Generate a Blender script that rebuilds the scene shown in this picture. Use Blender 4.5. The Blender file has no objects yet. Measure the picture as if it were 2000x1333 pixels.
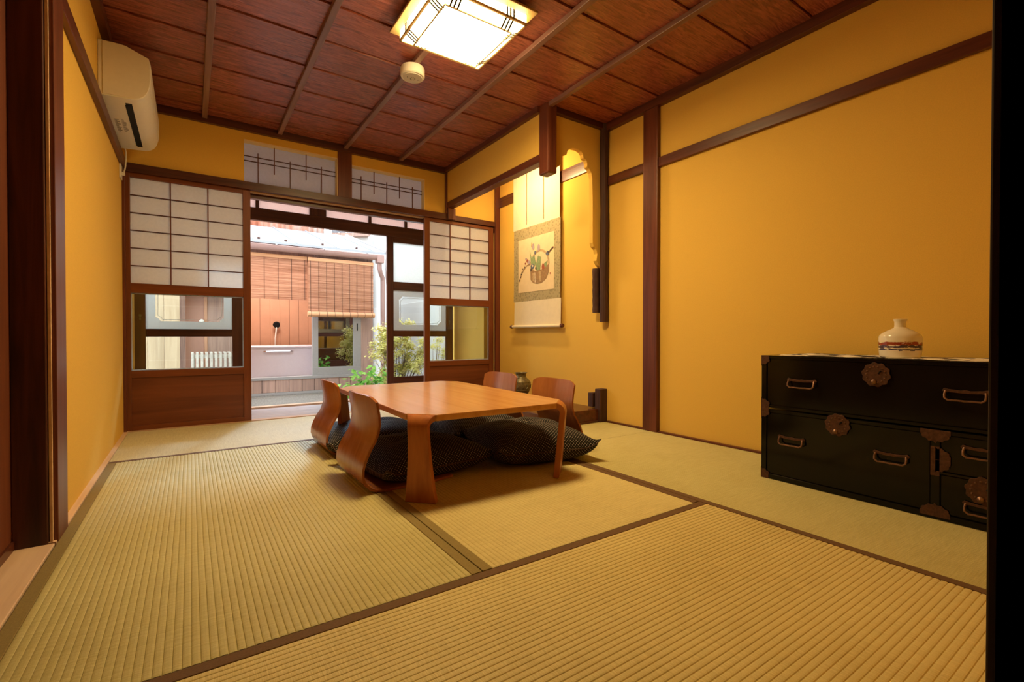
import bpy, bmesh, math, random
from math import sin, cos, pi, radians as R
random.seed(7)
SC = bpy.context.scene
COL = SC.collection
# ------------------------------------------------------------------ camera, sky, sun, exposure
cam = bpy.data.cameras.new('camera'); camo = bpy.data.objects.new('camera', cam); COL.objects.link(camo)
cam.sensor_width = 36; cam.lens = 36 * 924 / 2000; cam.clip_start = 0.02
camo.location = (0, 0, .627); camo.rotation_euler = (R(89.4), 0, R(-34.2))
SC.camera = camo
w = bpy.data.worlds.new('world'); SC.world = w; w.use_nodes = True
bg = w.node_tree.nodes['Background']; bg.inputs[0].default_value = (.82, .91, 1, 1); bg.inputs[1].default_value = 2.5
sun = bpy.data.lights.new('sun', 'SUN'); suno = bpy.data.objects.new('sun', sun); COL.objects.link(suno)
sun.energy = .80; sun.color = (.55, .77, 1); sun.angle = R(7); suno.rotation_euler = (R(-58), 0, R(-21.3))
SC.view_settings.view_transform = 'Standard'; SC.view_settings.look = 'None'
SC.view_settings.exposure = 1.4; SC.view_settings.gamma = 1; SC.view_settings.use_curve_mapping = False
LAMP = 9.0; ALCOVE = 4.6

# ------------------------------------------------------------------ materials
MATS = {}
def mk(name):
    m = bpy.data.materials.new(name); m.use_nodes = True; MATS[name] = m
    nt = m.node_tree; return m, nt, nt.nodes['Principled BSDF']
def N(nt, t, **kw):
    n = nt.nodes.new(t)
    for k, v in kw.items(): setattr(n, k, v)
    return n
def coords(nt, scale=(1, 1, 1), rot=(0, 0, 0), rnd=True, kind='Object'):
    tc = N(nt, 'ShaderNodeTexCoord'); mp = N(nt, 'ShaderNodeMapping')
    mp.inputs['Scale'].default_value = scale; mp.inputs['Rotation'].default_value = rot
    if rnd:
        oi = N(nt, 'ShaderNodeObjectInfo'); ad = N(nt, 'ShaderNodeVectorMath', operation='MULTIPLY_ADD')
        cb = N(nt, 'ShaderNodeCombineXYZ')
        for i in range(3): nt.links.new(oi.outputs['Random'], cb.inputs[i])
        ad.inputs[1].default_value = (7.3, 5.1, 9.7)
        nt.links.new(cb.outputs[0], ad.inputs[0]); nt.links.new(tc.outputs[kind], ad.inputs[2])
        nt.links.new(ad.outputs[0], mp.inputs[0])
    else: nt.links.new(tc.outputs[kind], mp.inputs[0])
    return mp.outputs[0]
def ramp(nt, fac, stops):
    r = N(nt, 'ShaderNodeValToRGB'); el = r.color_ramp.elements
    while len(el) > 1: el.remove(el[0])
    el[0].position = stops[0][0]; el[0].color = (*stops[0][1], 1)
    for p, c in stops[1:]:
        e = el.new(p); e.color = (*c, 1)
    nt.links.new(fac, r.inputs[0]); return r.outputs[0]
def noise(nt, vec, scale, detail=4, rough=.55, dist=0):
    n = N(nt, 'ShaderNodeTexNoise'); n.inputs['Scale'].default_value = scale; n.inputs['Detail'].default_value = detail
    n.inputs['Roughness'].default_value = rough; n.inputs['Distortion'].default_value = dist
    nt.links.new(vec, n.inputs['Vector']); return n.outputs['Fac']
def bump(nt, bs, h, strength, dist=.002):
    b = N(nt, 'ShaderNodeBump'); b.inputs['Strength'].default_value = strength; b.inputs['Distance'].default_value = dist
    nt.links.new(h, b.inputs['Height']); nt.links.new(b.outputs[0], bs.inputs['Normal'])
def wood(name, c1, c2, axis=0, rough=.45, freq=26, strength=.25, spec=.4, stretch=.06, dist=.6, vary=0, bd=.002):
    m, nt, bs = mk(name); s = [1, 1, 1]; s[axis] = stretch
    v = coords(nt, tuple(s)); f = noise(nt, v, freq, 6, .6, dist)
    mid = tuple((a + b) / 2 for a, b in zip(c1, c2))
    c = ramp(nt, f, [(.32, c1), (.5, mid), (.68, c2)])
    if vary:
        oi = N(nt, 'ShaderNodeObjectInfo'); hs = N(nt, 'ShaderNodeHueSaturation')
        mr = N(nt, 'ShaderNodeMapRange'); mr.inputs['To Min'].default_value = 1 - vary; mr.inputs['To Max'].default_value = 1 + vary
        nt.links.new(oi.outputs['Random'], mr.inputs[0]); nt.links.new(mr.outputs[0], hs.inputs['Value'])
        nt.links.new(c, hs.inputs['Color']); c = hs.outputs[0]
    nt.links.new(c, bs.inputs['Base Color']); bs.inputs['Roughness'].default_value = rough
    bs.inputs['Specular IOR Level'].default_value = spec
    bump(nt, bs, f, strength, bd); return m
def plain(name, c, rough=.5, metal=0, spec=.5, nz=0, nscale=40, bmp=0):
    m, nt, bs = mk(name); bs.inputs['Roughness'].default_value = rough; bs.inputs['Metallic'].default_value = metal
    bs.inputs['Specular IOR Level'].default_value = spec
    v = coords(nt, rnd=False); f = noise(nt, v, nscale, 5)
    nt.links.new(ramp(nt, f, [(.3, tuple(x * (1 - nz) for x in c)), (.7, tuple(min(1, x * (1 + nz)) for x in c))]), bs.inputs['Base Color'])
    if bmp: bump(nt, bs, f, bmp)
    return m
RED = ((.09, .023, .012), (.18, .050, .025))
frame_x = wood('frame_wood_x', (.045, .013, .008), (.11, .032, .018), 0, .35); frame_y = wood('frame_wood_y', (.07, .020, .012), (.15, .042, .024), 1, .36); frame_z = wood('frame_wood_z', *RED, 2, .38)
door_z = wood('door_wood_z', (.13, .034, .012), (.21, .06, .022), 2, .35); door_x = wood('door_wood_x', (.13, .034, .012), (.21, .06, .022), 0, .35)
door_board = wood('door_board', (.11, .028, .011), (.20, .058, .022), 0, .4, freq=18)
dark_z = wood('dark_post_wood', (.030, .009, .007), (.12, .034, .022), 2, .45)
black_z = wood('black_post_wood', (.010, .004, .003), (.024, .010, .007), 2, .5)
bark = wood('bark_post_wood', (.035, .013, .010), (.085, .035, .026), 2, .6, freq=50, strength=.6)
ceil_w = wood('ceiling_board_wood', (.17, .040, .026), (.48, .135, .088), 0, .26, freq=40, strength=.9, stretch=.12, dist=2.6, spec=.9, vary=.16, bd=.003)
batten_w = wood('ceiling_batten_wood', (.17, .080, .064), (.28, .15, .125), 1, .3)
outer_z = wood('outer_door_wood_z', (.06, .018, .011), (.13, .04, .022), 2, .4); outer_x = wood('outer_door_wood_x', (.06, .018, .011), (.13, .04, .022), 0, .4)
light_w = wood('pale_wood_y', (.72, .50, .34), (.86, .64, .45), 1, .5)
light_x = wood('pale_wood_x', (.52, .33, .22), (.66, .45, .31), 0, .5)
deck = wood('veranda_board_wood', (.33, .31, .33), (.50, .48, .50), 0, .35)
ply_t = wood('table_ply_wood', (.56, .26, .085), (.68, .35, .13), 1, .22, freq=22, strength=.01, stretch=.05)
ply_e = wood('table_edge_wood', (.24, .075, .02), (.36, .12, .033), 1, .35, freq=60, strength=.1)
ply_c = wood('chair_ply_wood', (.34, .105, .028), (.46, .16, .048), 2, .24, freq=20, strength=.02)
ply_l = wood('leg_ply_wood', (.36, .105, .024), (.50, .17, .042), 2, .35, freq=30, strength=.05)
panel_red = wood('red_panel_wood', (.12, .032, .014), (.19, .055, .026), 2, .5)
cabinet_edge = wood('panel_wood', (.10, .03, .018), (.16, .05, .03), 2, .5)
wall_m = plain('ochre_plaster', (.78, .50, .105), .92, spec=.15, nz=.05, nscale=260, bmp=.25)
lit_reveal = plain('lit_reveal_plaster', (.86, .70, .40), .85, nz=.03)  # wall plaster made paler, with daylight put into the colour
def translucent(name, col, mix=.5, nscale=60):
    m, nt, bs = mk(name); nt.nodes.remove(bs); out = nt.nodes['Material Output']
    d = N(nt, 'ShaderNodeBsdfDiffuse'); t = N(nt, 'ShaderNodeBsdfTranslucent'); x = N(nt, 'ShaderNodeMixShader')
    v = coords(nt, rnd=False); f = noise(nt, v, nscale, 5)
    c = ramp(nt, f, [(.3, tuple(a * .94 for a in col)), (.7, col)])
    for s in (d, t): nt.links.new(c, s.inputs[0])
    x.inputs[0].default_value = mix
    nt.links.new(d.outputs[0], x.inputs[1]); nt.links.new(t.outputs[0], x.inputs[2]); nt.links.new(x.outputs[0], out.inputs[0]); return m
paper = translucent('shoji_paper', (.95, .92, .88), .68)
ranma_paper = translucent('transom_paper', (.84, .86, .98), .65)
frost = translucent('frosted_glass', (.84, .86, .84), .8)
frost_pink = translucent('pinkish_frosted_glass', (.90, .72, .66), .6)
def glass(name, tint=(1, 1, 1), refl=1.45, rough=0.0):
    m, nt, bs = mk(name); nt.nodes.remove(bs); out = nt.nodes['Material Output']
    t = N(nt, 'ShaderNodeBsdfTransparent'); t.inputs[0].default_value = (*tint, 1)
    g = N(nt, 'ShaderNodeBsdfGlossy'); g.inputs['Roughness'].default_value = rough
    fr = N(nt, 'ShaderNodeFresnel'); fr.inputs[0].default_value = refl; x = N(nt, 'ShaderNodeMixShader')
    nt.links.new(fr.outputs[0], x.inputs[0]); nt.links.new(t.outputs[0], x.inputs[1]); nt.links.new(g.outputs[0], x.inputs[2])
    nt.links.new(x.outputs[0], out.inputs[0]); return m
clear = glass('clear_glass', (.93, .95, .94)); bath_glass = glass('window_glass', (.62, .66, .66), 5.0)
white_pl = plain('white_plastic', (.78, .74, .66), .4, nz=.02)
grey_pl = plain('pale_grey_plastic', (.62, .60, .56), .5, nz=.02)
black_pl = plain('black_plastic', (.004, .004, .0045), .6, spec=.2)
label_m = plain('label_print', (.25, .22, .19), .6)
def emission(name, c, s):
    m, nt, bs = mk(name); bs.inputs['Base Color'].default_value = (.9, .88, .82, 1)
    bs.inputs['Emission Color'].default_value = (*c, 1); bs.inputs['Emission Strength'].default_value = s; return m
lamp_m = emission('lamp_diffuser', (1, .71, .31), LAMP)
tube_m = emission('alcove_tube_glow', (1, .74, .36), 6)
lamp_frame = plain('lamp_frame_wood', (.45, .30, .12), .5, nz=.05)
lamp_dark = plain('lamp_groove_wood', (.010, .0035, .001), .5, nz=.05)
lacquer = plain('black_lacquer', (.005, .0045, .004), .13, nz=.3, nscale=8, spec=.27)
iron = plain('rusty_iron', (.085, .036, .024), .5, metal=.35, nz=.35, nscale=120, bmp=.4)
iron_b = plain('worn_iron_edge', (.22, .12, .08), .4, metal=.6, nz=.2, nscale=120)
ceramic = None
alu = plain('aluminium_frame', (.33, .31, .30), .4, metal=.3, nz=.04)
white_metal = plain('white_metal_roofing', (.30, .325, .35), .35, nz=.03, nscale=5)
pipe_m = plain('brown_pipe_plastic', (.33, .20, .17), .4, nz=.05)
tub_m = plain('bathtub_acrylic', (.70, .62, .66), .25, nz=.02)
chrome = plain('chrome', (.6, .6, .6), .15, metal=1)
bath_wall = plain('bath_wall_panel', (.52, .27, .16), .5, nz=.05, nscale=8)
stucco = plain('white_stucco', (.62, .61, .58), .9, nz=.04, nscale=90, bmp=.3)
concrete = plain('concrete', (.40, .37, .34), .9, nz=.18, nscale=60, bmp=.5)
gravel_m = plain('gravel_ground', (.30, .28, .25), .95, nz=.4, nscale=70, bmp=1)
plank_o = wood('outside_plank_wood', (.24, .15, .12), (.40, .25, .19), 2, .6, vary=.15)
fence_w = wood('fence_plank_wood', (.42, .29, .17), (.58, .43, .27), 2, .6, freq=20, vary=.08)
bench_w = wood('bench_wood', (.50, .44, .38), (.66, .60, .52), 1, .6)
bamboo = wood('bamboo_slat', (.42, .19, .085), (.68, .36, .18), 0, .55, freq=40, stretch=.03)
bamboo_t = translucent('bamboo_translucent', (.70, .36, .19), .3, 8)
for n_ in bamboo_t.node_tree.nodes:
    if n_.type == 'MAPPING': n_.inputs['Scale'].default_value = (.12, 1, 7)
    if n_.type == 'TEX_NOISE': n_.inputs['Roughness'].default_value = .8
    if n_.type == 'VALTORGB': n_.color_ramp.elements[0].color = (.30, .11, .055, 1); n_.color_ramp.elements[1].color = (.72, .38, .23, 1); n_.color_ramp.elements[0].position = .36; n_.color_ramp.elements[1].position = .62
cord_m = plain('dark_cord', (.06, .03, .02), .8)
tile_m = plain('roof_tile_clay', (.22, .23, .25), .5, nz=.2, nscale=20)
brown_door = plain('brown_painted_door', (.42, .22, .16), .5, nz=.05)
bronze = plain('antique_bronze', (.20, .17, .095), .42, metal=.5, nz=.35, nscale=60, bmp=.5)
toko_w = wood('alcove_board_wood', (.07, .022, .012), (.14, .045, .024), 1, .25)
def leafmat(name, a, b):
    m, nt, bs = mk(name); nt.nodes.remove(bs); out = nt.nodes['Material Output']
    d = N(nt, 'ShaderNodeBsdfDiffuse'); t = N(nt, 'ShaderNodeBsdfTranslucent'); x = N(nt, 'ShaderNodeMixShader')
    c = ramp(nt, noise(nt, coords(nt, rnd=False), 14, 2), [(.35, a), (.65, b)])
    for s in (d, t): nt.links.new(c, s.inputs[0])
    x.inputs[0].default_value = .4
    nt.links.new(d.outputs[0], x.inputs[1]); nt.links.new(t.outputs[0], x.inputs[2]); nt.links.new(x.outputs[0], out.inputs[0]); return m
leaf_y = leafmat('yellow_green_leaf', (.56, .56, .14), (.82, .74, .38))
leaf_g = leafmat('fresh_green_leaf', (.12, .38, .06), (.40, .62, .16))
stem_m = plain('twig_bark', (.13, .08, .06), .9)
# rust sheet
m, nt, bs = mk('rusty_corrugated_iron'); f = noise(nt, coords(nt, (1, 1, .35), rnd=False), 3.5, 6)
nt.links.new(ramp(nt, f, [(.35, (.42, .36, .33)), (.5, (.42, .20, .13)), (.65, (.32, .09, .04))]), bs.inputs['Base Color']); bs.inputs['Roughness'].default_value = .7; rust = m
# tatami
def tatami_mat(name, axis, c1, c2):
    m, nt, bs = mk(name); s = [1, 1, 1]; s[axis] = 34      # rush strands run across the mat's length
    v = coords(nt, tuple(s)); f = noise(nt, v, 17, 5, .7)
    s2 = noise(nt, coords(nt), 2.2, 3)
    mx = N(nt, 'ShaderNodeMath', operation='ADD'); mu = N(nt, 'ShaderNodeMath', operation='MULTIPLY'); mu.inputs[1].default_value = .35
    nt.links.new(s2, mu.inputs[0]); nt.links.new(f, mx.inputs[0]); nt.links.new(mu.outputs[0], mx.inputs[1])
    nt.links.new(ramp(nt, mx.outputs[0], [(.45, c1), (.9, c2)]), bs.inputs['Base Color'])
    bs.inputs['Roughness'].default_value = .55; bs.inputs['Specular IOR Level'].default_value = .3
    bump(nt, bs, f, .35, .0012); return m
TA = ((.52, .42, .17), (.80, .69, .33))
TG = ((.45, .385, .15), (.68, .62, .30))
tat_y = tatami_mat('tatami_rush_y', 1, *TG); tat_b = tatami_mat('tatami_rush_under_table', 1, *TA); tat_x = tatami_mat('tatami_rush_x', 0, (.54, .43, .17), (.82, .70, .33)); tat_f = tatami_mat('tatami_rush_back_daylit', 0, (.50, .45, .27), (.74, .70, .47))  # the back mat's cooler, paler rush has daylight put into its colour
border_m = plain('tatami_border_cloth', (.15, .080, .035), .85, nz=.15, nscale=300)
border_o = plain('tatami_border_olive', (.27, .20, .065), .85, nz=.15, nscale=300)
# dotted cushion cloth
m, nt, bs = mk('dotted_indigo_cloth')
tc = N(nt, 'ShaderNodeTexCoord'); mp = N(nt, 'ShaderNodeMapping'); mp.inputs['Scale'].default_value = (1, 1, 1); nt.links.new(tc.outputs['UV'], mp.inputs[0])
def dots(off):
    a = N(nt, 'ShaderNodeVectorMath', operation='ADD'); a.inputs[1].default_value = (off, off, 0); nt.links.new(mp.outputs[0], a.inputs[0])
    fr = N(nt, 'ShaderNodeVectorMath', operation='FRACTION'); nt.links.new(a.outputs[0], fr.inputs[0])
    d = N(nt, 'ShaderNodeVectorMath', operation='DISTANCE'); d.inputs[1].default_value = (.5, .5, 0)
    nt.links.new(fr.outputs[0], d.inputs[0]); l = N(nt, 'ShaderNodeMath', operation='LESS_THAN'); l.inputs[1].default_value = .145
    nt.links.new(d.outputs['Value'], l.inputs[0]); return l.outputs[0]
mxm = N(nt, 'ShaderNodeMath', operation='MAXIMUM'); nt.links.new(dots(0), mxm.inputs[0]); nt.links.new(dots(.5), mxm.inputs[1])
nt.links.new(ramp(nt, mxm.outputs[0], [(0, (.010, .009, .010)), (1, (.42, .37, .30))]), bs.inputs['Base Color'])
bs.inputs['Roughness'].default_value = .8; bs.inputs['Specular IOR Level'].default_value = .2; cush_m = m
# runner cloth
m, nt, bs = mk('patterned_runner_cloth'); f = noise(nt, coords(nt, (1, .8, 1), rnd=False), 17, 2, .4, 1.0)
nt.links.new(ramp(nt, f, [(.50, (.008, .008, .02)), (.51, (.9, .86, .75))]), bs.inputs['Base Color']); bs.inputs['Roughness'].default_value = .8; runner_m = m
# painted vase glaze (bands of brushwork round the belly)
m, nt, bs = mk('painted_white_glaze')
tc = N(nt, 'ShaderNodeTexCoord'); sp = N(nt, 'ShaderNodeSeparateXYZ'); nt.links.new(tc.outputs['Object'], sp.inputs[0])
nz = noise(nt, coords(nt, (1, 1, 3.5), rnd=False), 34, 4, .6, .5)
def band(z, wd):
    s = N(nt, 'ShaderNodeMath', operation='SUBTRACT'); s.inputs[1].default_value = z; nt.links.new(sp.outputs[2], s.inputs[0])
    a = N(nt, 'ShaderNodeMath', operation='ABSOLUTE'); nt.links.new(s.outputs[0], a.inputs[0])
    d = N(nt, 'ShaderNodeMath', operation='DIVIDE'); d.inputs[1].default_value = wd; nt.links.new(a.outputs[0], d.inputs[0])
    g = N(nt, 'ShaderNodeMath', operation='SUBTRACT'); g.inputs[0].default_value = 1; nt.links.new(d.outputs[0], g.inputs[1])
    t = N(nt, 'ShaderNodeMath', operation='MULTIPLY_ADD'); t.inputs[1].default_value = .38; nt.links.new(g.outputs[0], t.inputs[0]); nt.links.new(nz, t.inputs[2])
    l = N(nt, 'ShaderNodeMath', operation='GREATER_THAN'); l.inputs[1].default_value = .72; nt.links.new(t.outputs[0], l.inputs[0]); return l.outputs[0]
def mixc(fac, a, b):
    x = N(nt, 'ShaderNodeMix', data_type='RGBA'); nt.links.new(fac, x.inputs[0])
    if isinstance(a, tuple): x.inputs[6].default_value = (*a, 1)
    else: nt.links.new(a, x.inputs[6])
    x.inputs[7].default_value = (*b, 1); return x.outputs[2]
c = mixc(band(.052, .016), (.80, .74, .62), (.30, .05, .02)); c = mixc(band(.042, .012), c, (.07, .05, .09)); c = mixc(band(.031, .006), c, (.06, .06, .14))
nt.links.new(c, bs.inputs['Base Color']); bs.inputs['Roughness'].default_value = .12; ceramic = m
# brocade for the scroll mount
m, nt, bs = mk('scroll_brocade'); vo = N(nt, 'ShaderNodeTexVoronoi'); vo.inputs['Scale'].default_value = 48; nt.links.new(coords(nt, rnd=False), vo.inputs['Vector'])
nt.links.new(ramp(nt, vo.outputs['Distance'], [(.2, (.27, .225, .12)), (.5, (.42, .35, .20))]), bs.inputs['Base Color']); bs.inputs['Roughness'].default_value = .8; brocade = m
scroll_paper = plain('scroll_paper', (.80, .70, .52), .85, nz=.03, nscale=30)
painting_paper = plain('painting_paper', (.78, .62, .40), .85, nz=.04, nscale=20)
INK = {k: plain('ink_' + k, c, .85, nz=.2, nscale=80) for k, c in dict(brown=(.33, .20, .10), tan=(.50, .36, .20), green=(.26, .34, .17), blue=(.12, .14, .22), red=(.35, .09, .05), lilac=(.42, .33, .38), dark=(.08, .05, .04), white=(.75, .66, .50)).items()}

# ------------------------------------------------------------------ mesh helpers
class MB:
    def __init__(s): s.v = []; s.f = []; s.uv = None; s.mi = []; s.cur = 0
    def add(s, vs, fs):
        o = len(s.v); s.v += [tuple(p) for p in vs]; s.f += [tuple(i + o for i in f) for f in fs]; s.mi += [s.cur] * len(fs); return s
    def box(s, x0, x1, y0, y1, z0, z1):
        return s.add([(x0, y0, z0), (x1, y0, z0), (x1, y1, z0), (x0, y1, z0), (x0, y0, z1), (x1, y0, z1), (x1, y1, z1), (x0, y1, z1)],
                     [(0, 3, 2, 1), (4, 5, 6, 7), (0, 1, 5, 4), (1, 2, 6, 5), (2, 3, 7, 6), (3, 0, 4, 7)])
    def prism(s, poly, d0, d1, ax):
        """extrude a 2-D outline along axis ax (poly in the other two axes, ascending order)"""
        def P(a, b, d): return {'x': (d, a, b), 'y': (a, d, b), 'z': (a, b, d)}[ax]
        n = len(poly); vs = [P(a, b, d0) for a, b in poly] + [P(a, b, d1) for a, b in poly]
        ar = sum(poly[i][0] * poly[(i + 1) % n][1] - poly[(i + 1) % n][0] * poly[i][1] for i in range(n))
        fs = [tuple(range(n))[::-1], tuple(range(n, 2 * n))] + [(i, (i + 1) % n, n + (i + 1) % n, n + i) for i in range(n)]
        flip = (ar < 0) ^ (ax == 'y') ^ (d1 < d0)
        return s.add(vs, [f[::-1] for f in fs] if flip else fs)
    def tube(s, pts, r, seg=8, cap=True):
        vs = []; fs = []; n = len(pts)
        import mathutils
        V = mathutils.Vector; P = [V(p) for p in pts]; rr = r if isinstance(r, (list, tuple)) else [r] * n
        up = V((0, 0, 1)); t0 = (P[1] - P[0]).normalized()
        if abs(t0.dot(up)) > .95: up = V((1, 0, 0))
        a = t0.cross(up).normalized()
        for i in range(n):
            t = (P[min(i + 1, n - 1)] - P[max(i - 1, 0)]).normalized()
            a = (a - t * a.dot(t)).normalized(); b = t.cross(a)
            for k in range(seg):
                th = 2 * pi * k / seg; vs.append(P[i] + (a * cos(th) + b * sin(th)) * rr[i])
        for i in range(n - 1):
            for k in range(seg):
                k2 = (k + 1) % seg; fs.append((i * seg + k, i * seg + k2, (i + 1) * seg + k2, (i + 1) * seg + k))
        if cap: fs += [tuple(range(seg))[::-1], tuple(range((n - 1) * seg, n * seg))]
        return s.add(vs, fs)
    def lathe(s, prof, cx=0, cy=0, seg=32):
        vs = []; fs = []; n = len(prof)
        for r, z in prof:
            for k in range(seg):
                t = 2 * pi * k / seg; vs.append((cx + r * cos(t), cy + r * sin(t), z))
        for i in range(n - 1):
            for k in range(seg):
                k2 = (k + 1) % seg; fs.append((i * seg + k, i * seg + k2, (i + 1) * seg + k2, (i + 1) * seg + k))
        fs += [tuple(range(seg))[::-1], tuple(range((n - 1) * seg, n * seg))]
        return s.add(vs, fs)
    def build(s, name, mats, parent=None, bevel=0, smooth=False, seg=2):
        me = bpy.data.meshes.new(name); me.from_pydata(s.v, [], s.f)
        if not isinstance(mats, (list, tuple)): mats = [mats]
        for mm in mats: me.materials.append(mm)
        if len(mats) > 1:
            for p, i in zip(me.polygons, s.mi): p.material_index = i
        if s.uv:
            l = me.uv_layers.new(name='UVMap')
            for p in me.polygons:
                for li in p.loop_indices: l.data[li].uv = s.uv[me.loops[li].vertex_index]
        me.update()
        o = bpy.data.objects.new(name, me); COL.objects.link(o)
        if parent: o.parent = parent
        if smooth:
            for p in me.polygons: p.use_smooth = True
            me.set_sharp_from_angle(angle=R(38))
        if bevel:
            b = o.modifiers.new('bevel', 'BEVEL'); b.width = bevel; b.segments = seg; b.limit_method = 'ANGLE'; b.angle_limit = R(40)
        return o
def tag(o, label=None, cat=None, group=None, kind=None):
    if label: o['label'] = label
    if cat: o['category'] = cat
    if group: o['group'] = group
    if kind: o['kind'] = kind
    return o
def empty(name, loc=(0, 0, 0), rz=0):
    o = bpy.data.objects.new(name, None); COL.objects.link(o); o.location = loc; o.rotation_euler = (0, 0, rz); o.empty_display_size = .05; return o
def thing(name, label, cat, loc=(0, 0, 0), rz=0, group=None): return tag(empty(name, loc, rz), label, cat, group)
def sempty(name, label=None, loc=(0, 0, 0)): return tag(empty(name, loc), label, kind='structure')
def B(*a): return MB().box(*a)
def S(name, mb, mat, label=None, bevel=0): return tag(mb.build(name, mat, None, bevel), label, kind='structure')
def dup(root, loc, rz, label):
    r = root.copy(); COL.objects.link(r); r.location = loc; r.rotation_euler = (0, 0, rz); r['label'] = label
    for ch in list(root.children):
        c = ch.copy(); COL.objects.link(c); c.parent = r
        for g in ch.children:
            d = g.copy(); COL.objects.link(d); d.parent = c
    return r
XL, XR, YB = -.36, 2.527, 3.957

# ------------------------------------------------------------------ shell
S('floor', B(-.75, 2.75, -1.75, 4.02, -.16, -.035), light_x, 'floor under the mats')
S('wall_left', B(XL - .1, XL, 1.99, 4.76, -.3, 2.26), wall_m, 'ochre plaster wall on the left under the air conditioner')
S('wall_right', B(XR, XR + .1, -.0, 4.76, -.3, 2.26), wall_m, 'ochre plaster wall on the right behind the black chest')
wb = MB()
for x0, x1, z0, z1 in [(XL, .33, 1.75, 2.2), (.33, .99, 2.062, 2.2), (1.10, 1.742, 2.03, 2.2), (1.742, XR, 1.75, 2.2)]: wb.box(x0, x1, YB, YB + .07, z0, z1)
S('wall_back', wb, wall_m, 'ochre plaster above the sliding doors, with two transom openings')
S('wall_front', B(.652, XR, 0.03, .115, 0, 2.26).box(XL - .1, .652, .03, .115, 1.76, 2.26), wall_m)
S('wall_veranda_side', B(2.43, XR, YB + .12, 4.76, -.1, 2.2), wall_m, 'ochre side wall of the veranda seen through the right door')
# drop wall of the alcove and the wall with the scalloped cut-out
S('wall_alcove_side', B(1.955, 1.99, 2.53, YB, 1.85, 2.2), wall_m, 'ochre drop wall above the alcove opening')
arch = [(1.99, 2.2), (1.99, 1.775), (2.07, 1.775), (2.095, 1.80), (2.108, 1.80), (2.112, 1.845), (2.122, 1.868), (2.155, 1.880), (2.163, 1.905), (2.178, 1.925), (2.215, 1.938), (2.255, 1.940), (2.29, 1.932), (2.308, 1.915),
        (2.312, 1.892), (2.338, 1.882), (2.347, 1.862), (2.347, 1.835), (2.368, 1.825), (2.388, 1.800), (2.397, 1.765), (2.402, 1.60), (2.402, 1.30), (2.412, 1.275), (2.438, 1.258), (2.448, 1.225), (2.440, 1.175), (2.462, 1.145), (2.50, 1.118), (2.525, 1.118), (2.525, 2.2)]
S('wall_alcove_front', MB().prism(arch, 2.50, 2.535, 'y'), wall_m, 'ochre wall panel with a scalloped cut-out beside the scroll', .0015)
# ceiling
ce = S('ceiling', B(XL - .1, XR + .1, -.1, 4.08, 2.19, 2.26), ceil_w, 'dark reddish board ceiling')
k = 0; y = 1.69 - .302 * 6
while y < 4.0:
    y0, y1 = max(y, .05), min(y + .302, YB + .03)
    if y1 > y0 + .02:
        mb = MB().prism([(y0 + .0025, 2.161), (y1 - .0025, 2.169), (y1 - .0025, 2.181), (y0 + .0025, 2.173)], XL, XR, 'x')
        mb.build('plank', ceil_w, ce, .001)
    y += .302
for x in (.09, .563, 1.045, 1.508, 1.967):
    y1 = YB if x < 1.9 else 2.5
    B(x - .016, x + .016, .10, y1, 2.138, 2.166).build('batten', batten_w, ce, .003)
# perimeter mouldings
n = [0]
def trim(mb, mat, label=None, bevel=.002):
    n[0] += 1; return S('trim_%d' % n[0], mb, mat, label, bevel)
trim(B(XL, XL + .035, .1, YB, 2.115, 2.168), frame_y, 'dark ceiling moulding along the left wall')
trim(B(XL, 1.955, YB - .035, YB, 2.115, 2.168), frame_x, 'dark ceiling moulding above the transom openings')
trim(B(XR - .04, XR, .1, 2.5, 2.112, 2.170), frame_y, 'dark ceiling moulding along the right wall')
trim(B(1.925, 1.957, 2.53, YB, 2.125, 2.170), frame_y, 'dark ceiling moulding on the alcove drop wall')
trim(B(2.02, XR, 2.465, 2.50, 2.125, 2.170), frame_x, 'dark ceiling moulding above the scalloped wall')
trim(B(XL, XR, .11, .15, 2.115, 2.168), frame_x)
# posts and beams on the right wall
trim(B(2.495, XR, 2.005, 2.122, 0, 2.17), frame_z, 'broad dark wooden post on the right wall', .004)
trim(B(2.505, XR, .1, 2.005, 1.722, 1.782), frame_y, 'dark wooden rail across the right wall over the chest')
trim(B(2.505, XR, 2.122, 2.47, 1.722, 1.782), frame_y, 'short dark wooden rail between post and alcove')
trim(B(2.505, XR, .1, 2.46, 0.0, .010), frame_y, None, 0)
# left wall rail + wall base strip
trim(B(XL, XL + .022, 2.0, YB, 1.700, 1.765), frame_y, 'dark wooden rail along the left wall under the air conditioner')
S('baseboard_left', B(XL, -.339, 1.95, YB, -.03, .006), light_w, 'pale wood strip at the foot of the left wall')
# back wall: header beam, corner posts, transom post
trim(B(XL, 1.96, YB - .022, YB + .07, 1.697, 1.752), frame_x, 'dark wooden header beam over the sliding doors')
trim(B(1.96, XR, YB - .015, YB + .07, 1.700, 1.748), frame_x, 'reddish header beam over the right sliding door')
trim(B(XL, XR, YB + .07, YB + .12, 1.66, 1.752), frame_x)
for yy in (YB + .02, YB + .035, YB + .05): trim(B(.37, 1.75, yy, yy + .006, 1.690, 1.697), light_x, None, 0)  # pale strips stand in for daylight glinting along the header's underside
trim(B(.99, 1.10, YB - .012, YB + .07, 1.752, 2.118), frame_z, 'dark wooden post between the two transom openings', .003)
trim(B(1.94, 1.962, YB - .03, YB, 1.752, 2.13), frame_z, 'thin dark post where back wall meets drop wall')
trim(B(1.955, 2.03, YB - .045, YB - .022, 1.70, 1.80), frame_z, 'short wooden block under the alcove lintel')
trim(B(2.478, XR, YB - .03, YB + .0, .10, 2.10), frame_z, 'reddish corner post at the left of the scroll')
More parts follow.
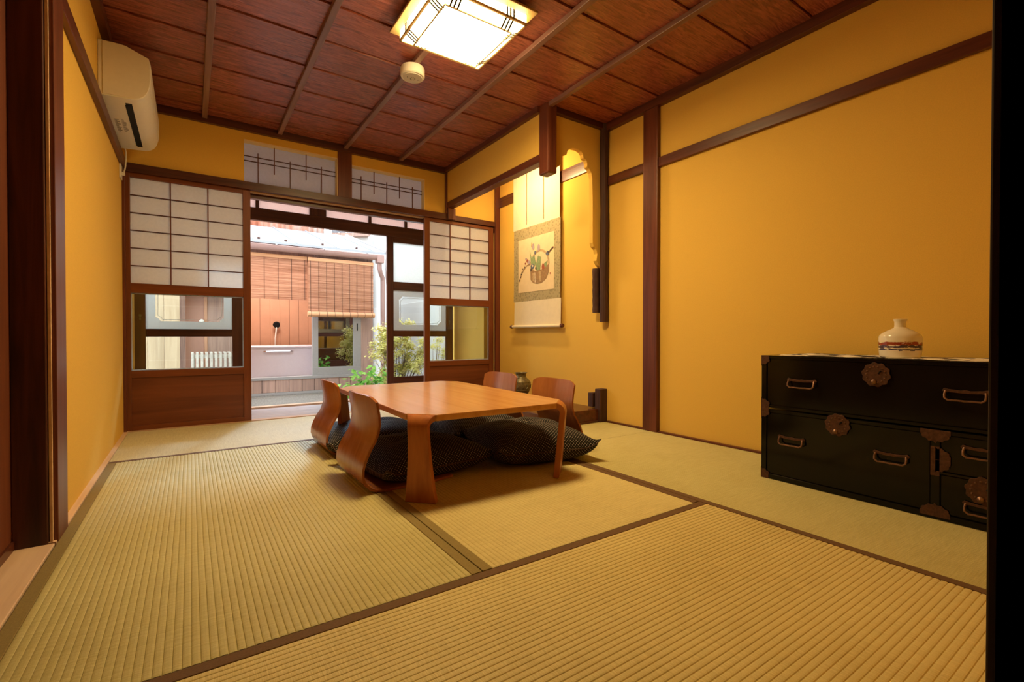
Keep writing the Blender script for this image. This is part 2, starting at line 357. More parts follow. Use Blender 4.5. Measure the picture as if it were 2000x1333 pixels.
trim(B(XL, -.345, YB - .03, YB + .07, 0, 1.70), frame_z, 'dark corner post beside the left sliding door', .001)
trim(B(1.95, 2.015, 2.53, YB - .02, 1.80, 1.853), frame_y, 'dark wooden lintel under the alcove drop wall', .003)
trim(B(1.945, 2.022, 2.44, 2.545, 1.705, 2.172), frame_z, 'hanging square wooden post at the alcove corner', .012)
trim(B(2.517, XR, 2.575, YB - .03, 1.885, 1.98), toko_w, 'wooden board high on the alcove wall behind the scroll')
# cut-away posts at the alcove corner
def roundpost(x, y, r, z0, z1, label):
    mb = MB(); pts = [(x + .002 * sin(z * 9), y + .002 * cos(z * 7), z) for z in [z0 + (z1 - z0) * i / 14 for i in range(15)]]
    mb.tube(pts, [r * (1 + .04 * sin(i * 2.1)) for i in range(15)], 12); return trim(mb, bark, label, 0)
roundpost(2.495, 2.478, .031, .73, 2.16, 'rough dark bark post hanging down at the alcove corner')
roundpost(2.480, 2.543, .028, .80, 1.125, 'shorter rough dark post hanging behind the bark post')
trim(B(2.455, XR, 2.475, 2.53, 0, .24), bark, 'dark wooden stub standing at the alcove corner', .004)
trim(B(2.462, XR, 2.56, 2.61, .10, .205), bark, 'lower dark stub standing on the alcove floor', .004)
# alcove platform
al = sempty('alcove_platform', 'raised dark lacquered floor of the alcove')
B(1.955, 2.46, 2.50, 2.535, .012, .095).build('front_board', toko_w, al, .003)
B(1.955, 1.99, 2.535, YB - .01, .012, .095).build('side_board', toko_w, al, .003)
B(1.99, XR, 2.535, YB - .01, .02, .090).build('floor_board', toko_w, al, .002)
B(1.94, XR, 2.485, 2.50, 0.0, .014).build('sill_strip', frame_x, al)
S('ceiling_alcove', B(1.99, XR, 2.535, YB, 2.15, 2.17), ceil_w)
# alcove light fitting tucked behind the lintel
t = thing('tube_light', 'hidden tube light behind the lintel lighting the alcove scroll', 'light', (2.04, 3.2, 2.06))
B(-.03, .03, -.22, .22, .055, .09).build('housing', white_pl, t, .003)
MB().tube([(0, -.2, .035), (0, .2, .035)], .013, 10).build('tube', tube_m, t, smooth=True)
al_l = bpy.data.lights.new('alcove_light', 'AREA'); alo = bpy.data.objects.new('alcove_light', al_l); COL.objects.link(alo)
al_l.shape = 'RECTANGLE'; al_l.size = .05; al_l.size_y = .4; al_l.energy = ALCOVE; al_l.color = (1, .72, .34)
alo.location = (2.05, 3.2, 2.07); alo.rotation_euler = (0, R(-35), 0)

# left doorway: dark jamb, threshold and panel beyond
trim(B(-.433, -.356, 1.945, 2.03, -.03, 2.2), dark_z, 'broad nearly black wooden door post at the left', .003)
trim(B(-.354, -.347, 1.955, 2.05, -.0, 2.2), light_w, None, 0)
trim(B(-.347, -.336, 1.965, 2.10, -.0, 2.2), frame_z, 'slim brown strip on the room side of the left door post', .002)
trim(B(-.445, -.341, -.4, 1.945, -.03, .004), light_w, 'pale wood threshold in the lower left corner')
S('wall_left_panel', B(-.50, -.433, -1.75, 1.95, -.03, 2.26), panel_red, 'reddish brown panel beyond the left door post')
S('baseboard_left_panel', B(-.433, -.427, -.4, 1.945, .004, .03), frame_y)
# right door post beside the camera
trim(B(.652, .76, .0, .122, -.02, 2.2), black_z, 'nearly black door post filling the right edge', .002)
# the adjoining room the camera stands in
S('wall_near_right', B(1.7, 1.78, -1.75, .03, -.03, 2.26), cabinet_edge)
S('wall_near', B(-.5, 1.78, -1.83, -1.75, -.03, 2.26), cabinet_edge)
S('ceiling_near', B(-.5, 1.78, -1.83, .03, 2.2, 2.26), cabinet_edge)
S('floor_near', B(-.5, 1.78, -1.83, .10, -.04, -.002), frame_x)

# ------------------------------------------------------------------ tatami mats
def tatami(x0, x1, y0, y1, axis, label, borders, bm=border_m, rush=None):
    """axis 0: ribs run along x; 1: along y"""
    g = .0015; x0 += g; x1 -= g; y0 += g; y1 -= g
    t = thing('tatami_mat', label, 'tatami mat', ((x0 + x1) / 2, (y0 + y1) / 2, -.035), 0, 'tatami mats on the floor')
    hx, hy = (x1 - x0) / 2, (y1 - y0) / 2
    bw = .030
    a0, a1 = (-hx, hx) if axis == 1 else (-hy, hy)         # across the ribs
    l = hy if axis == 1 else hx
    b0 = a0 + (bw if borders[0] else 0); b1 = a1 - (bw if borders[1] else 0)
    nr = round((b1 - b0) / .0152); st = (b1 - b0) / nr; prof = []
    for i in range(nr):
        for q, h in ((0, -.0022), (.10, -.0006), (.3, 0), (.7, 0), (.90, -.0006)): prof.append((b0 + (i + q) * st, .035 + h))
    prof.append((b1, .0328)); m = len(prof)
    mb = MB()
    P = (lambda a, z, e: (a, e * l, z)) if axis == 1 else (lambda a, z, e: (e * l, a, z))
    vs = [P(a, z, -1) for a, z in prof] + [P(a, z, 1) for a, z in prof]
    fs = [(i, i + 1, m + i + 1, m + i) if axis == 1 else (i, m + i, m + i + 1, i + 1) for i in range(m - 1)]
    mb.add(vs, fs); mb.build('rush_cover', rush or (tat_y if axis == 1 else tat_x), t)
    B(-hx, hx, -hy, hy, 0, .0322).build('mat_core', tat_y, t)
    for s, on in ((0, borders[0]), (1, borders[1])):
        if on:
            c0, c1 = (a0, a0 + bw) if s == 0 else (a1 - bw, a1)
            bb = B(c0, c1, -l, l, .002, .0358) if axis == 1 else B(-l, l, c0, c1, .002, .0358)
            bb.build('border', bm if on == 1 else border_o, t, bevel=.0012)
    return t
TX1, TX2, TY1, TY2 = .640, 1.592, 1.080, 3.030
tatami(-.339, TX1, TY1, TY2, 1, 'long tatami mat along the left wall, in front of the two left chairs', (2, 2))
tatami(TX1, TX2, TY1, TY2, 1, 'tatami mat under the low table and cushions', (2, 1), rush=tat_b)
tatami(-.339, TX2, .122, TY1, 0, 'nearest tatami mat, across the bottom of the photo with ribs running sideways', (1, 1))
tatami(TX2, XR - .022, .122, 2.062, 1, 'tatami mat in front of and under the black chest', (1, 0))
tatami(TX2, XR - .022, 2.062, YB - .01, 1, 'tatami mat between the right chairs and the alcove platform', (1, 0))
tatami(-.339, TX2, TY2, YB - .012, 0, 'farthest tatami mat, lying before the open sliding doors', (1, 0), rush=tat_f)

# ------------------------------------------------------------------ inner sliding doors (door_1 left, door_2 right)
def shoji(name, x0, x1, y, label, wl=.05, wr=.05):
    d = sempty(name, label); T = .030; H = 1.697; z0 = .004
    def p(nm, a, b, z, z2, mat, ya=0, yb=T, bv=.0015): return B(a, b, y + ya, y + yb, z, z2).build(nm, mat, d, bevel=bv)
    p('stile', x0, x0 + wl, z0, H, door_z); p('stile', x1 - wr, x1, z0, H, door_z)
    a, b = x0 + wl, x1 - wr
    p('rail', a, b, 1.668, H, door_x); p('rail', a, b, .912, .975, door_x); p('rail', a, b, .352, .398, door_x); p('rail', a, b, z0, .035, door_x)
    p('wood_panel', a, b, .035, .352, door_board, .010, .022, 0)
    for i in (1, 2): x = a + (b - a) * i / 3; p('muntin', x - .0035, x + .0035, .975, 1.668, frame_z, .004, .018, 0)
    for i in range(1, 6): z = .975 + .693 * i / 6; p('muntin', a, b, z - .003, z + .003, frame_x, .003, .016, 0)
    for i in range(3):
        for j in range(6):
            xa = a + (b - a) * i / 3; za = .975 + .693 * j / 6
            B(xa, xa + (b - a) / 3, y + .018, y + .0195, za, za + .1155).build('paper_pane', paper, d)
    p('glass_pane', a, b, .398, .912, clear, .014, .017, 0)
    e = MB()
    for q in ((a, b, .398, .405), (a, b, .905, .912), (a, a + .006, .405, .905), (b - .006, b, .405, .905)): e.box(q[0], q[1], y + .012, y + .0195, q[2], q[3])
    e.build('glass_bead', frost, d)
    return d
shoji('door_1', -.352, .370, YB + .006, 'left sliding door with paper lattice, clear glass and wooden kickboard', .030, .048)
shoji('door_2', 1.745, 2.472, YB + .006, 'right sliding door with paper lattice, clear glass and wooden kickboard')
# sill of the inner doors and the veranda floor
trim(B(XL, 2.43, YB, YB + .07, -.04, .004), light_x, 'pale wooden sill of the open sliding doors')
S('floor_veranda', B(XL, 2.43, YB + .07, 4.68, -.14, -.04), deck)
vb = sempty('floor_veranda_boards', 'pale bluish-grey veranda boards outside the doorway')
for i in range(5):
    y0 = YB + .072 + i * .121; B(XL, 2.43, y0, y0 + .118, -.04, -.008).build('plank', deck, vb, bevel=.002)
trim(B(XL, 2.43, 4.68, 4.76, -.14, .002), light_x, 'pale sill of the outer glass doors')
S('ceiling_veranda', B(XL, 2.5, YB + .07, 4.80, 2.17, 2.24), light_w)

# transom (ranma) openings
def ranma(name, x0, x1, z1, vx, label):
    r = sempty(name, label); zb = 1.752; y = YB + .045
    B(x0, x1, y + .018, y + .021, zb, z1).build('paper_pane', ranma_paper, r)
    B(x0, x1, YB - .001, YB + .06, z1 - .007, z1 + .001).build('lit_reveal_strip', lit_reveal, r); B(x1 - .006, x1 + .001, YB - .001, YB + .06, zb, z1 - .007).build('lit_reveal_strip', lit_reveal, r)  # pale strips paint the daylight on the top and right reveals
    for z in (1.925, 1.96) if name.endswith('1') else (1.905, 1.935): B(x0, x1, y, y + .006, z - .003, z + .003).build('bar', frame_x, r)
    for x, a, b in vx: B(x - .003, x + .003, y - .005, y + .003, a, b).build('bar', frame_z, r)
ranma('window_1', .33, .99, 2.062, [(.425, zb, zt) for zb, zt in [(1.752, 1.99)]] + [(.535, 1.855, 2.06), (.645, 1.752, 1.975), (.76, 1.855, 2.055), (.875, 1.752, 1.98)], 'left transom opening with thin crossing bars')
ranma('window_2', 1.10, 1.742, 2.03, [(1.19, 1.752, 1.965), (1.30, 1.835, 2.03), (1.41, 1.752, 1.955), (1.525, 1.835, 2.03), (1.645, 1.752, 1.955)], 'right transom opening with thin crossing bars')

# ------------------------------------------------------------------ outer glass doors and their header
YO = 4.70
hd = sempty('trim_outer_header', 'dark outer header frame with a row of small frosted panes')
B(XL, 2.43, YO, YO + .05, 1.648, 1.755).build('rail', outer_x, hd, bevel=.002)
B(XL, 2.43, YO, YO + .05, 1.848, 1.93).build('rail', outer_x, hd, bevel=.002)
B(XL, 2.43, YO, YO + .05, 1.93, 2.2).build('wall_board', wall_m, hd)
B(.923, 1.068, YO - .01, YO + .05, 1.755, 1.848).build('post', outer_z, hd, bevel=.002)
for x in (-.02, .492, 1.487, 1.862): B(x - .013, x + .013, YO, YO + .04, 1.755, 1.848).build('stile', outer_z, hd)
for a, b in ((XL, -.033), (-.007, .479), (.505, .923), (1.068, 1.474), (1.50, 1.849), (1.875, 2.43)):
    B(a, b, YO + .02, YO + .024, 1.755, 1.848).build('frosted_pane', frost_pink, hd)
def outer(name, x0, x1, y, label, latch):
    d = sempty(name, label); T = .03; wl = .068
    def p(nm, a, b, z, z2, mat, ya=0, yb=T, bv=.002): return B(a, b, y + ya, y + yb, z, z2).build(nm, mat, d, bevel=bv)
    p('stile', x0, x0 + wl, .004, 1.648, outer_z); p('stile', x1 - .08, x1, .004, 1.648, outer_z)
    a, b = x0 + wl, x1 - .08
    for z, z2 in ((1.592, 1.648), (1.10, 1.187), (.622, .684), (.004, .205)): p('rail', a, b, z, z2, outer_x)
    p('frosted_pane', a, b, 1.187, 1.592, frost, .012, .016, 0)
    p('glass_pane', a, b, .684, 1.10, clear, .013, .016, 0)
    p('glass_pane', a, b, .205, .622, clear, .013, .016, 0)
    # frosted margin with notched corners round the clear middle
    m = .062; q = .03; mb = MB(); A, Bx, C, D = a + m, b - m, .684 + m, 1.10 - m
    pts = [(A + q, C), (Bx - q, C), (Bx - q, C + q * .3), (Bx - q * .3, C + q), (Bx, C + q), (Bx, D - q), (Bx - q * .3, D - q), (Bx - q, D - q * .3), (Bx - q, D), (A + q, D), (A + q, D - q * .3), (A + q * .3, D - q), (A, D - q), (A, C + q), (A + q * .3, C + q), (A + q, C + q * .3)]
    out = []
    for px, pz in pts:
        ox = a if abs(px - A) < q + .001 else b; oz = .684 if abs(pz - C) < q + .001 else 1.10
        out.append((ox, oz))
    # ring strip by scaling outwards
    vs = []; fs = []; cx, cz = (a + b) / 2, .892; hw, hh = (b - a) / 2, .208
    for px, pz in pts:
        vs.append((px, y + .011, pz)); s = min(hw / max(abs(px - cx), 1e-6), hh / max(abs(pz - cz), 1e-6)); vs.append((cx + (px - cx) * s, y + .011, cz + (pz - cz) * s))
    nn = len(pts)
    for i in range(nn): j = (i + 1) % nn; fs.append((2 * i, 2 * j, 2 * j + 1, 2 * i + 1))
    corner = [(a, .684), (b, .684), (b, 1.10), (a, 1.10)]
    mb.add(vs, fs)
    for cxx, czz in corner:
        near = sorted([vs[2 * i + 1] for i in range(nn)], key=lambda v: (v[0] - cxx) ** 2 + (v[2] - czz) ** 2)
        e1 = [v for v in near if abs(v[0] - cxx) < 1e-4][0:1]; e2 = [v for v in near if abs(v[2] - czz) < 1e-4][0:1]
        if e1 and e2: mb.add([(cxx, y + .011, czz), e1[0], e2[0]], [(0, 1, 2)])
    mb.build('frosted_margin', frost, d)
    ln = MB(); pin = [(cx + (px - cx) * .93, cz + (pz - cz) * .90) for px, pz in pts]
    ln.tube([(px, y + .010, pz) for px, pz in pin + pin[:1]], .0016, 4); ln.build('etched_line', frost, d)
    xl = x0 + .035 if latch < 0 else x1 - .045
    MB().lathe([(.0, -.004), (.010, -.004), (.010, .004), (0, .004)], 0, 0, 12).build('latch', bronze, d).matrix_local = __import__('mathutils').Matrix.Translation((xl, y - .003, .79)) @ __import__('mathutils').Matrix.Rotation(R(90), 4, 'X')
    B(xl - .005, xl + .005, y - .006, y, .755, .782).build('latch_plate', bronze, d, bevel=.001)
    return d
outer('door_3', XL, .378, YO + .005, 'left outer glass door seen through the left sliding door', -1)
outer('door_4', 1.660, 2.405, YO + .005, 'right outer glass door with frosted and clear panes', 1)

# ------------------------------------------------------------------ low table
def octo(hx, hy, c):
    return [(-hx + c, -hy), (hx - c, -hy), (hx, -hy + c), (hx, hy - c), (hx - c, hy), (-hx + c, hy), (-hx, hy - c), (-hx, -hy + c)]
tb = thing('low_table', 'low bentwood table with chamfered corners amid the floor chairs', 'table', (1.055, 2.222, 0.001), R(-1.2))
HX, HY, CC, TZ, TT = .372, .612, .088, .332, .025
MB().prism(octo(HX, HY, CC), TZ - TT, TZ, 'z').build('tabletop', [ply_t], tb, bevel=.003)
def leg(sx, sy):
    # ply sheet bending down from the chamfered corner; local frame: e = outwards, w = across
    ex, ey = sx * .7071, sy * .7071; wx, wy = -ey, ex
    cx, cy = sx * (HX - CC / 2), sy * (HY - CC / 2); mb = MB(); rad = .048
    path = []                                               # (outward, z) on the outer face, half width
    for i in range(9):
        a = i / 8 * pi / 2; path.append((-.0 + rad * sin(a) - .012, TZ - rad + rad * cos(a), .062 - .022 * sin(i / 8 * pi / 2), a))
    for i in range(1, 9):
        f = i / 8; path.append((rad - .012 - .026 * f, (TZ - rad) * (1 - f), .040 + .022 * f * f, pi / 2 + .09))
    vs = []
    for o, z, hw, a in path:
        no, nz = sin(a), cos(a)
        io, iz = o - TT * no, z - TT * nz
        iz = max(iz, 0)
        for oo, zz in ((o, z), (io, iz)):
            for s in (-1, 1): vs.append((cx + ex * oo + wx * hw * s, cy + ey * oo + wy * hw * s, zz))
    fs = []
    for i in range(len(path) - 1):
        p = 4 * i; q = p + 4
        fs += [(p, p + 1, q + 1, q), (p + 2, q + 2, q + 3, p + 3), (p, q, q + 2, p + 2), (p + 1, p + 3, q + 3, q + 1)]
    fs += [(0, 2, 3, 1), (len(vs) - 4, len(vs) - 3, len(vs) - 1, len(vs) - 2)]
    mb.add(vs, fs); bmt = mb.build('leg', [ply_l], tb, bevel=.002, smooth=True)
    bm = bmesh.new(); bm.from_mesh(bmt.data); bmesh.ops.recalc_face_normals(bm, faces=bm.faces); bm.to_mesh(bmt.data); bm.free()
for sx in (-1, 1):
    for sy in (-1, 1): leg(sx, sy)

# ------------------------------------------------------------------ floor chairs
def make_chair(loc, rz, label):
    t = thing('floor_chair', label, 'floor chair', loc, rz, 'legless bentwood floor chairs round the table')
    prof = [(.40, .010), (.30, .008), (.18, .008), (.09, .008), (.055, .012), (.028, .024), (.009, .045), (.0, .072), (.002, .10), (.014, .135), (.030, .17), (.043, .20), (.049, .235), (.047, .27), (.042, .31), (.036, .345), (.032, .385)]
    W = .184; nw = 14
    def surf(pr, name, seat):
        vs = []; fs = []; m = len(pr); th = .010
        import mathutils
        for side in (0, 1):
            for i, (x, z) in enumerate(pr):
                a = mathutils.Vector(pr[max(i - 1, 0)]); b = mathutils.Vector(pr[min(i + 1, m - 1)]); tg = (b - a).normalized(); nx, nz = tg.y, -tg.x   # towards the sitter / up
                k = min(max((z - .16) / .12, 0), 1)
                for j in range(nw + 1):
                    s = -1 + 2 * j / nw; hw = W
                    if z > .36: hw = W - .0
                    hw *= 1 - .05 * math.exp(-((z - .2) / .06) ** 2)
                    if seat: hw = W * (1 - .10 * max(0, (x - .25) / .15) ** 2)
                    dish = .024 * k * (s * s)               # sides curve forwards
                    zz = z
                    if not seat and i == m - 1: zz = z - .022 * abs(s) ** 6
                    if not seat and i == m - 2: zz = z - .004 * abs(s) ** 6
                    off = th * side
                    vs.append((x + dish - nx * off * (1 if True else 0), s * hw, zz - nz * off))
        q = (nw + 1) * m
        for i in range(m - 1):
            for j in range(nw):
                a = i * (nw + 1) + j; b = a + nw + 1
                fs.append((a, a + 1, b + 1, b)); fs.append((q + a, q + b, q + b + 1, q + a + 1))
            a = i * (nw + 1); b = a + nw + 1; fs.append((a, b, q + b, q + a)); a += nw; b += nw; fs.append((a, q + a, q + b, b))
        for j in range(nw):
            fs.append((j, q + j, q + j + 1, j + 1)); a = (m - 1) * (nw + 1) + j; fs.append((a, a + 1, q + a + 1, q + a))
        o = MB().add(vs, fs).build(name, ply_c, t, smooth=True)
        bm = bmesh.new(); bm.from_mesh(o.data); bmesh.ops.recalc_face_normals(bm, faces=bm.faces); bm.to_mesh(o.data); bm.free()
        mn = min(v.co.z for v in o.data.vertices)
        o.location.z = -min(0, mn)
    surf(prof[:5], 'seat', True); surf(prof[4:], 'backrest', False)
    return t
ch = make_chair((.556, 2.035, 0.001), R(1), 'bentwood floor chair at the left front, nearest the camera')
dup(ch, (.580, 2.722, .001), R(0), 'bentwood floor chair at the left, farther one, nearer the sliding door')
dup(ch, (1.758, 2.095, .001), R(180), 'bentwood floor chair at the right, nearer one, in front of the scalloped wall')
dup(ch, (1.750, 2.64, .001), R(182), 'bentwood floor chair at the right, farther one, beside the bronze vase')

# ------------------------------------------------------------------ floor cushions
def cushion(cx, cy, rz, T, hw, hl, zb, seed, label):
    rnd = random.Random(seed); n_ = 44
    t = thing('floor_cushion', label, 'cushion', (cx, cy, zb), rz, 'dark dotted floor cushions under the table')
    ph = [rnd.uniform(0, 6.28) for _ in range(8)]
    vs = []; uv = []; fs = []
    for side in (1, -1):
        for i in range(n_ + 1):
            for j in range(n_ + 1):
                u, v = -1 + 2 * i / n_, -1 + 2 * j / n_
                # edges pull in between pointed corners
                x = u * hw * (1 - .07 * (1 - v * v) * abs(u) ** 2); y = v * hl * (1 - .07 * (1 - u * u) * abs(v) ** 2)
                e = max(0, (1 - abs(u) ** 2.6)) * max(0, (1 - abs(v) ** 2.6)); h = e ** .42
                r = math.hypot(u, v); tuft = 1 - .42 * math.exp(-(r / .16) ** 2)
                wr = 1 + .055 * sin(5 * math.atan2(v, u) + ph[0]) * math.exp(-((r - .35) / .25) ** 2) + .03 * sin(9 * u + ph[1]) * sin(7 * v + ph[2]) + .035 * sin(3 * u + 4 * v + ph[3])
                if side == 1: z = T * (.36 + .64 * h * tuft * wr)
                else: z = T * (.36 - .36 * min(1, h * 1.5))
                z += T * .25 * (abs(u) ** 8 * abs(v) ** 8)
                vs.append((x, y, z)); uv.append(None)
    q = (n_ + 1) ** 2; c_ = n_ // 2
    def dist(a, b): return math.dist(vs[a], vs[b])
    for side in (0, 1):
        ux = {}; uy = {}; o_ = side * q
        for k_ in range(n_ + 1):
            for s_ in (1, -1):
                ux[(c_, k_)] = 0; uy[(k_, c_)] = 0; i = c_
                while 0 <= i + s_ <= n_:
                    ux[(i + s_, k_)] = ux[(i, k_)] + s_ * dist(o_ + i * (n_ + 1) + k_, o_ + (i + s_) * (n_ + 1) + k_)
                    uy[(k_, i + s_)] = uy[(k_, i)] + s_ * dist(o_ + k_ * (n_ + 1) + i, o_ + k_ * (n_ + 1) + i + s_); i += s_
        for i in range(n_ + 1):
            for j in range(n_ + 1): uv[o_ + i * (n_ + 1) + j] = (ux[(i, j)] / .0155 + 50, uy[(i, j)] / .0155 + 50)
    for i in range(n_):
        for j in range(n_):
            a = i * (n_ + 1) + j; b = a + n_ + 1
            fs.append((a, b, b + 1, a + 1)); fs.append((q + a, q + a + 1, q + b + 1, q + b))
    mb = MB().add(vs, fs); mb.uv = uv; mb.build('cover', cush_m, t, smooth=True)
    pip = MB(); pts = []
    for i in range(0, n_ + 1, 2): pts.append(vs[i * (n_ + 1)])
    for j in range(2, n_ + 1, 2): pts.append(vs[n_ * (n_ + 1) + j])
    for i in range(n_ - 2, -1, -2): pts.append(vs[i * (n_ + 1) + n_])
    for j in range(n_ - 2, -1, -2): pts.append(vs[j])
    pip.tube(pts, .003, 5, False); pip.build('piping', cord_m, t, smooth=True)
    tf = MB(); c = T * (.36 + .64 * .55)
    for a in range(5): th = a * 1.257; tf.tube([(0, 0, c), (.012 * cos(th), .012 * sin(th), c + .006), (.022 * cos(th), .022 * sin(th), c + .002)], .0012, 4)
    tf.build('tuft', cord_m, t)
    return t
cushion(.885, 2.135, R(7), .135, .285, .285, .012, 1, 'dotted black floor cushion on the nearest left chair')
cushion(.865, 2.735, R(-4), .125, .285, .275, .012, 2, 'dotted black floor cushion on the farther left chair')
cushion(1.475, 2.03, R(-11), .165, .275, .285, .012, 3, 'dotted black floor cushion at the right front, its corner poking past the table leg')
cushion(1.455, 2.63, R(5), .135, .28, .285, .012, 4, 'dotted black floor cushion on the farther right chair')

# ------------------------------------------------------------------ black chest
CX = 2.10; CY0, CY1 = .185, 1.115
cz = thing('tansu_chest', 'low black lacquered chest of drawers with iron fittings by the right wall', 'chest', (2.30, .65, 0.001))
def CP(mb, name, mat, parent=None, bevel=0, smooth=False, label=None):
    mb.v = [(x - 2.30, y - .65, z) for x, y, z in mb.v]; o = mb.build(name, mat, parent or cz, bevel=bevel, smooth=smooth)
    if label: o['label'] = label
    return o
CP(B(CX + .008, 2.49, CY0, CY1, .004, .306).box(CX, CX + .01, CY0, CY1, .0, .022).box(CX, CX + .01, CY0, CY1, .293, .306).box(CX, CX + .01, CY1 - .022, CY1, .022, .293).box(CX, CX + .01, CY0, CY0 + .022, .022, .293).box(CX, CX + .01, .508, .532, .022, .293), 'lower_body', lacquer, bevel=.0015)
CP(B(CX + .008, 2.49, CY0, CY1, .312, .541).box(CX, CX + .01, CY0, CY1, .312, .324).box(CX, CX + .01, CY0, CY1, .527, .541).box(CX, CX + .01, CY1 - .022, CY1, .324, .527).box(CX, CX + .01, CY0, CY0 + .022, .324, .527), 'upper_body', lacquer, bevel=.0015)
def ring(y, z, r, lock, parent):
    mb = MB(); pts = [((r + .0025 * sin(10 * a * 2 * pi / 48)) * cos(a * 2 * pi / 48) + y, (r + .0025 * sin(10 * a * 2 * pi / 48)) * sin(a * 2 * pi / 48) + z) for a in range(48)]
    mb.prism(pts, CX - .0045, CX + .0, 'x'); 
    o = CP(mb, 'lock_plate', iron, parent, bevel=.001)
    hb = MB()
    for a in range(14): th = a * 2 * pi / 14; yy, zz = y + r * .68 * cos(th), z + r * .68 * sin(th); hb.tube([(CX - .0045, yy, zz), (CX - .0075, yy, zz)], [.0035, .0015], 6)
    hb.tube([(CX - .004, y + .006, z - r * .62), (CX - .010, y + .006, z - r * .62), (CX - .016, y + .006, z - r * .62)], [.010, .009, .002], 10)
    CP(hb, 'boss', iron_b, o, smooth=True)
    kh = MB().tube([(CX - .0048, y - .008, z + .004), (CX - .0075, y - .016, z + .014)], .0028, 6); CP(kh, 'keyhole', black_pl, o)
def pull(y, z, wd, parent):
    bp = MB(); hw = wd / 2
    pts = [(-hw - .006, .004), (-hw, .012), (-hw + .010, .009), (-.012, .006), (0, .008), (.012, .006), (hw - .010, .009), (hw, .012), (hw + .006, .004), (hw, -.005), (hw - .012, -.001), (.01, -.003), (-.01, -.003), (-hw + .012, -.001), (-hw, -.005)]
    bp.prism([(y + a, z + b) for a, b in pts], CX - .004, CX, 'x'); o = CP(bp, 'handle_plate', iron, parent, bevel=.0008)
    hb = MB(); P = []
    for a, b, d in [(-hw + .004, .003, .006), (-hw + .002, -.008, .012), (-hw + .003, -.020, .016), (-hw + .012, -.027, .018), (-hw * .4, -.026, .018), (0, -.027, .018), (hw * .4, -.026, .018), (hw - .012, -.027, .018), (hw - .003, -.020, .016), (hw - .002, -.008, .012), (hw - .004, .003, .006)]:
        P.append((CX - d, y + a, z + b))
    hb.tube(P, .0032, 8); CP(hb, 'handle', iron_b, o, smooth=True)
def drawer(y0, y1, z0, z1):
    return CP(B(CX + .003, CX + .012, y0 + .003, y1 - .003, z0 + .003, z1 - .003), 'drawer', lacquer, bevel=.001)
d1 = drawer(CY0 + .022, CY1 - .022, .324, .527); ring(.690, .483, .044, 1, d1); pull(.948, .437, .105, d1); pull(.445, .440, .105, d1)
d2 = drawer(.532, CY1 - .022, .022, .293); ring(.815, .277, .043, 1, d2); pull(.987, .190, .098, d2); pull(.643, .193, .098, d2)
d3 = drawer(CY0 + .022, .508, .165, .293); pull(.405, .257, .09, d3)
d4 = drawer(CY0 + .022, .508, .022, .158); ring(.400, .128, .044, 1, d4); pull(.40, .075, .09, d4)
CP(B(CX, CX + .01, CY0 + .022, .508, .158, .165), 'divider', lacquer)
def fitting(y, z, sy, sz, parent=None, arm=.040):
    """cloud-shaped strap: arms along the frame plus a curl"""
    mb = MB(); mb.prism([(y, z), (y + sy * arm, z), (y + sy * arm, z + sz * .014), (y + sy * (arm - .006), z + sz * .022), (y + sy * .028, z + sz * .018), (y + sy * .026, z + sz * .030), (y + sy * .018, z + sz * .040), (y + sy * .006, z + sz * .038), (y, z + sz * .046)], CX - .0028, CX, 'x')
    a = [(y + sy * .026 + .011 * cos(i * pi / 6), z + sz * .022 + .009 * sin(i * pi / 6)) for i in range(12)]
    mb.prism(a, CX - .0034, CX - .001, 'x'); CP(mb, 'iron_fitting', iron, parent, bevel=.0006)
for s in (-1, 1):
    fitting(.520, .306, s, -1); fitting(.520, .010, s, 1)
fitting(.520, .205, -1, -1); fitting(.520, .205, -1, 1); CP(B(CX - .0028, CX, .508, .532, .15, .25), 'iron_fitting', iron)
for s in (-1, 1): fitting(CY1, .309, -1, s, arm=.034); fitting(CY0, .309, 1, s, arm=.034)
for y_, s in ((CY1, -1), (CY0, 1)): fitting(y_, .541, s, -1, arm=.034); fitting(y_, .0, s, 1, arm=.034)
# cloth runner and vase on it
mb = MB(); vs = []; fs = []; nx, ny = 10, 50
for k_, dz in ((0, .0022), (1, 0)):
    for i in range(nx + 1):
        for j in range(ny + 1):
            x = 2.115 + .33 * i / nx; y = .20 + .86 * j / ny; vs.append((x, y, .5412 + dz + .0012 * (sin(y * 23 + x * 9) + 1) * (1 if k_ == 0 else .0)))
q = (nx + 1) * (ny + 1)
for i in range(nx):
    for j in range(ny):
        a = i * (ny + 1) + j; b = a + ny + 1; fs.append((a, b, b + 1, a + 1)); fs.append((q + a, q + a + 1, q + b + 1, q + b))
mb.add(vs, fs); tag(mb.build('table_runner', runner_m, smooth=True), 'dark cloth runner with pale printed patches lying on the chest', 'cloth')
v = thing('sake_bottle', 'squat white ceramic bottle painted with a red and blue landscape on the chest', 'vase', (2.25, .664, .5445))
MB().lathe([(.0, 0), (.058, 0), (.0625, .004), (.0655, .03), (.0665, .055), (.0655, .078), (.063, .086), (.055, .094), (.040, .103), (.026, .110), (.0185, .116), (.0175, .122), (.0178, .138), (.0210, .143), (.0215, .147), (.0190, .1475), (.0150, .144), (.0145, .120), (.010, .115), (0, .115)], 0, 0, 48).build('body', ceramic, v, smooth=True)

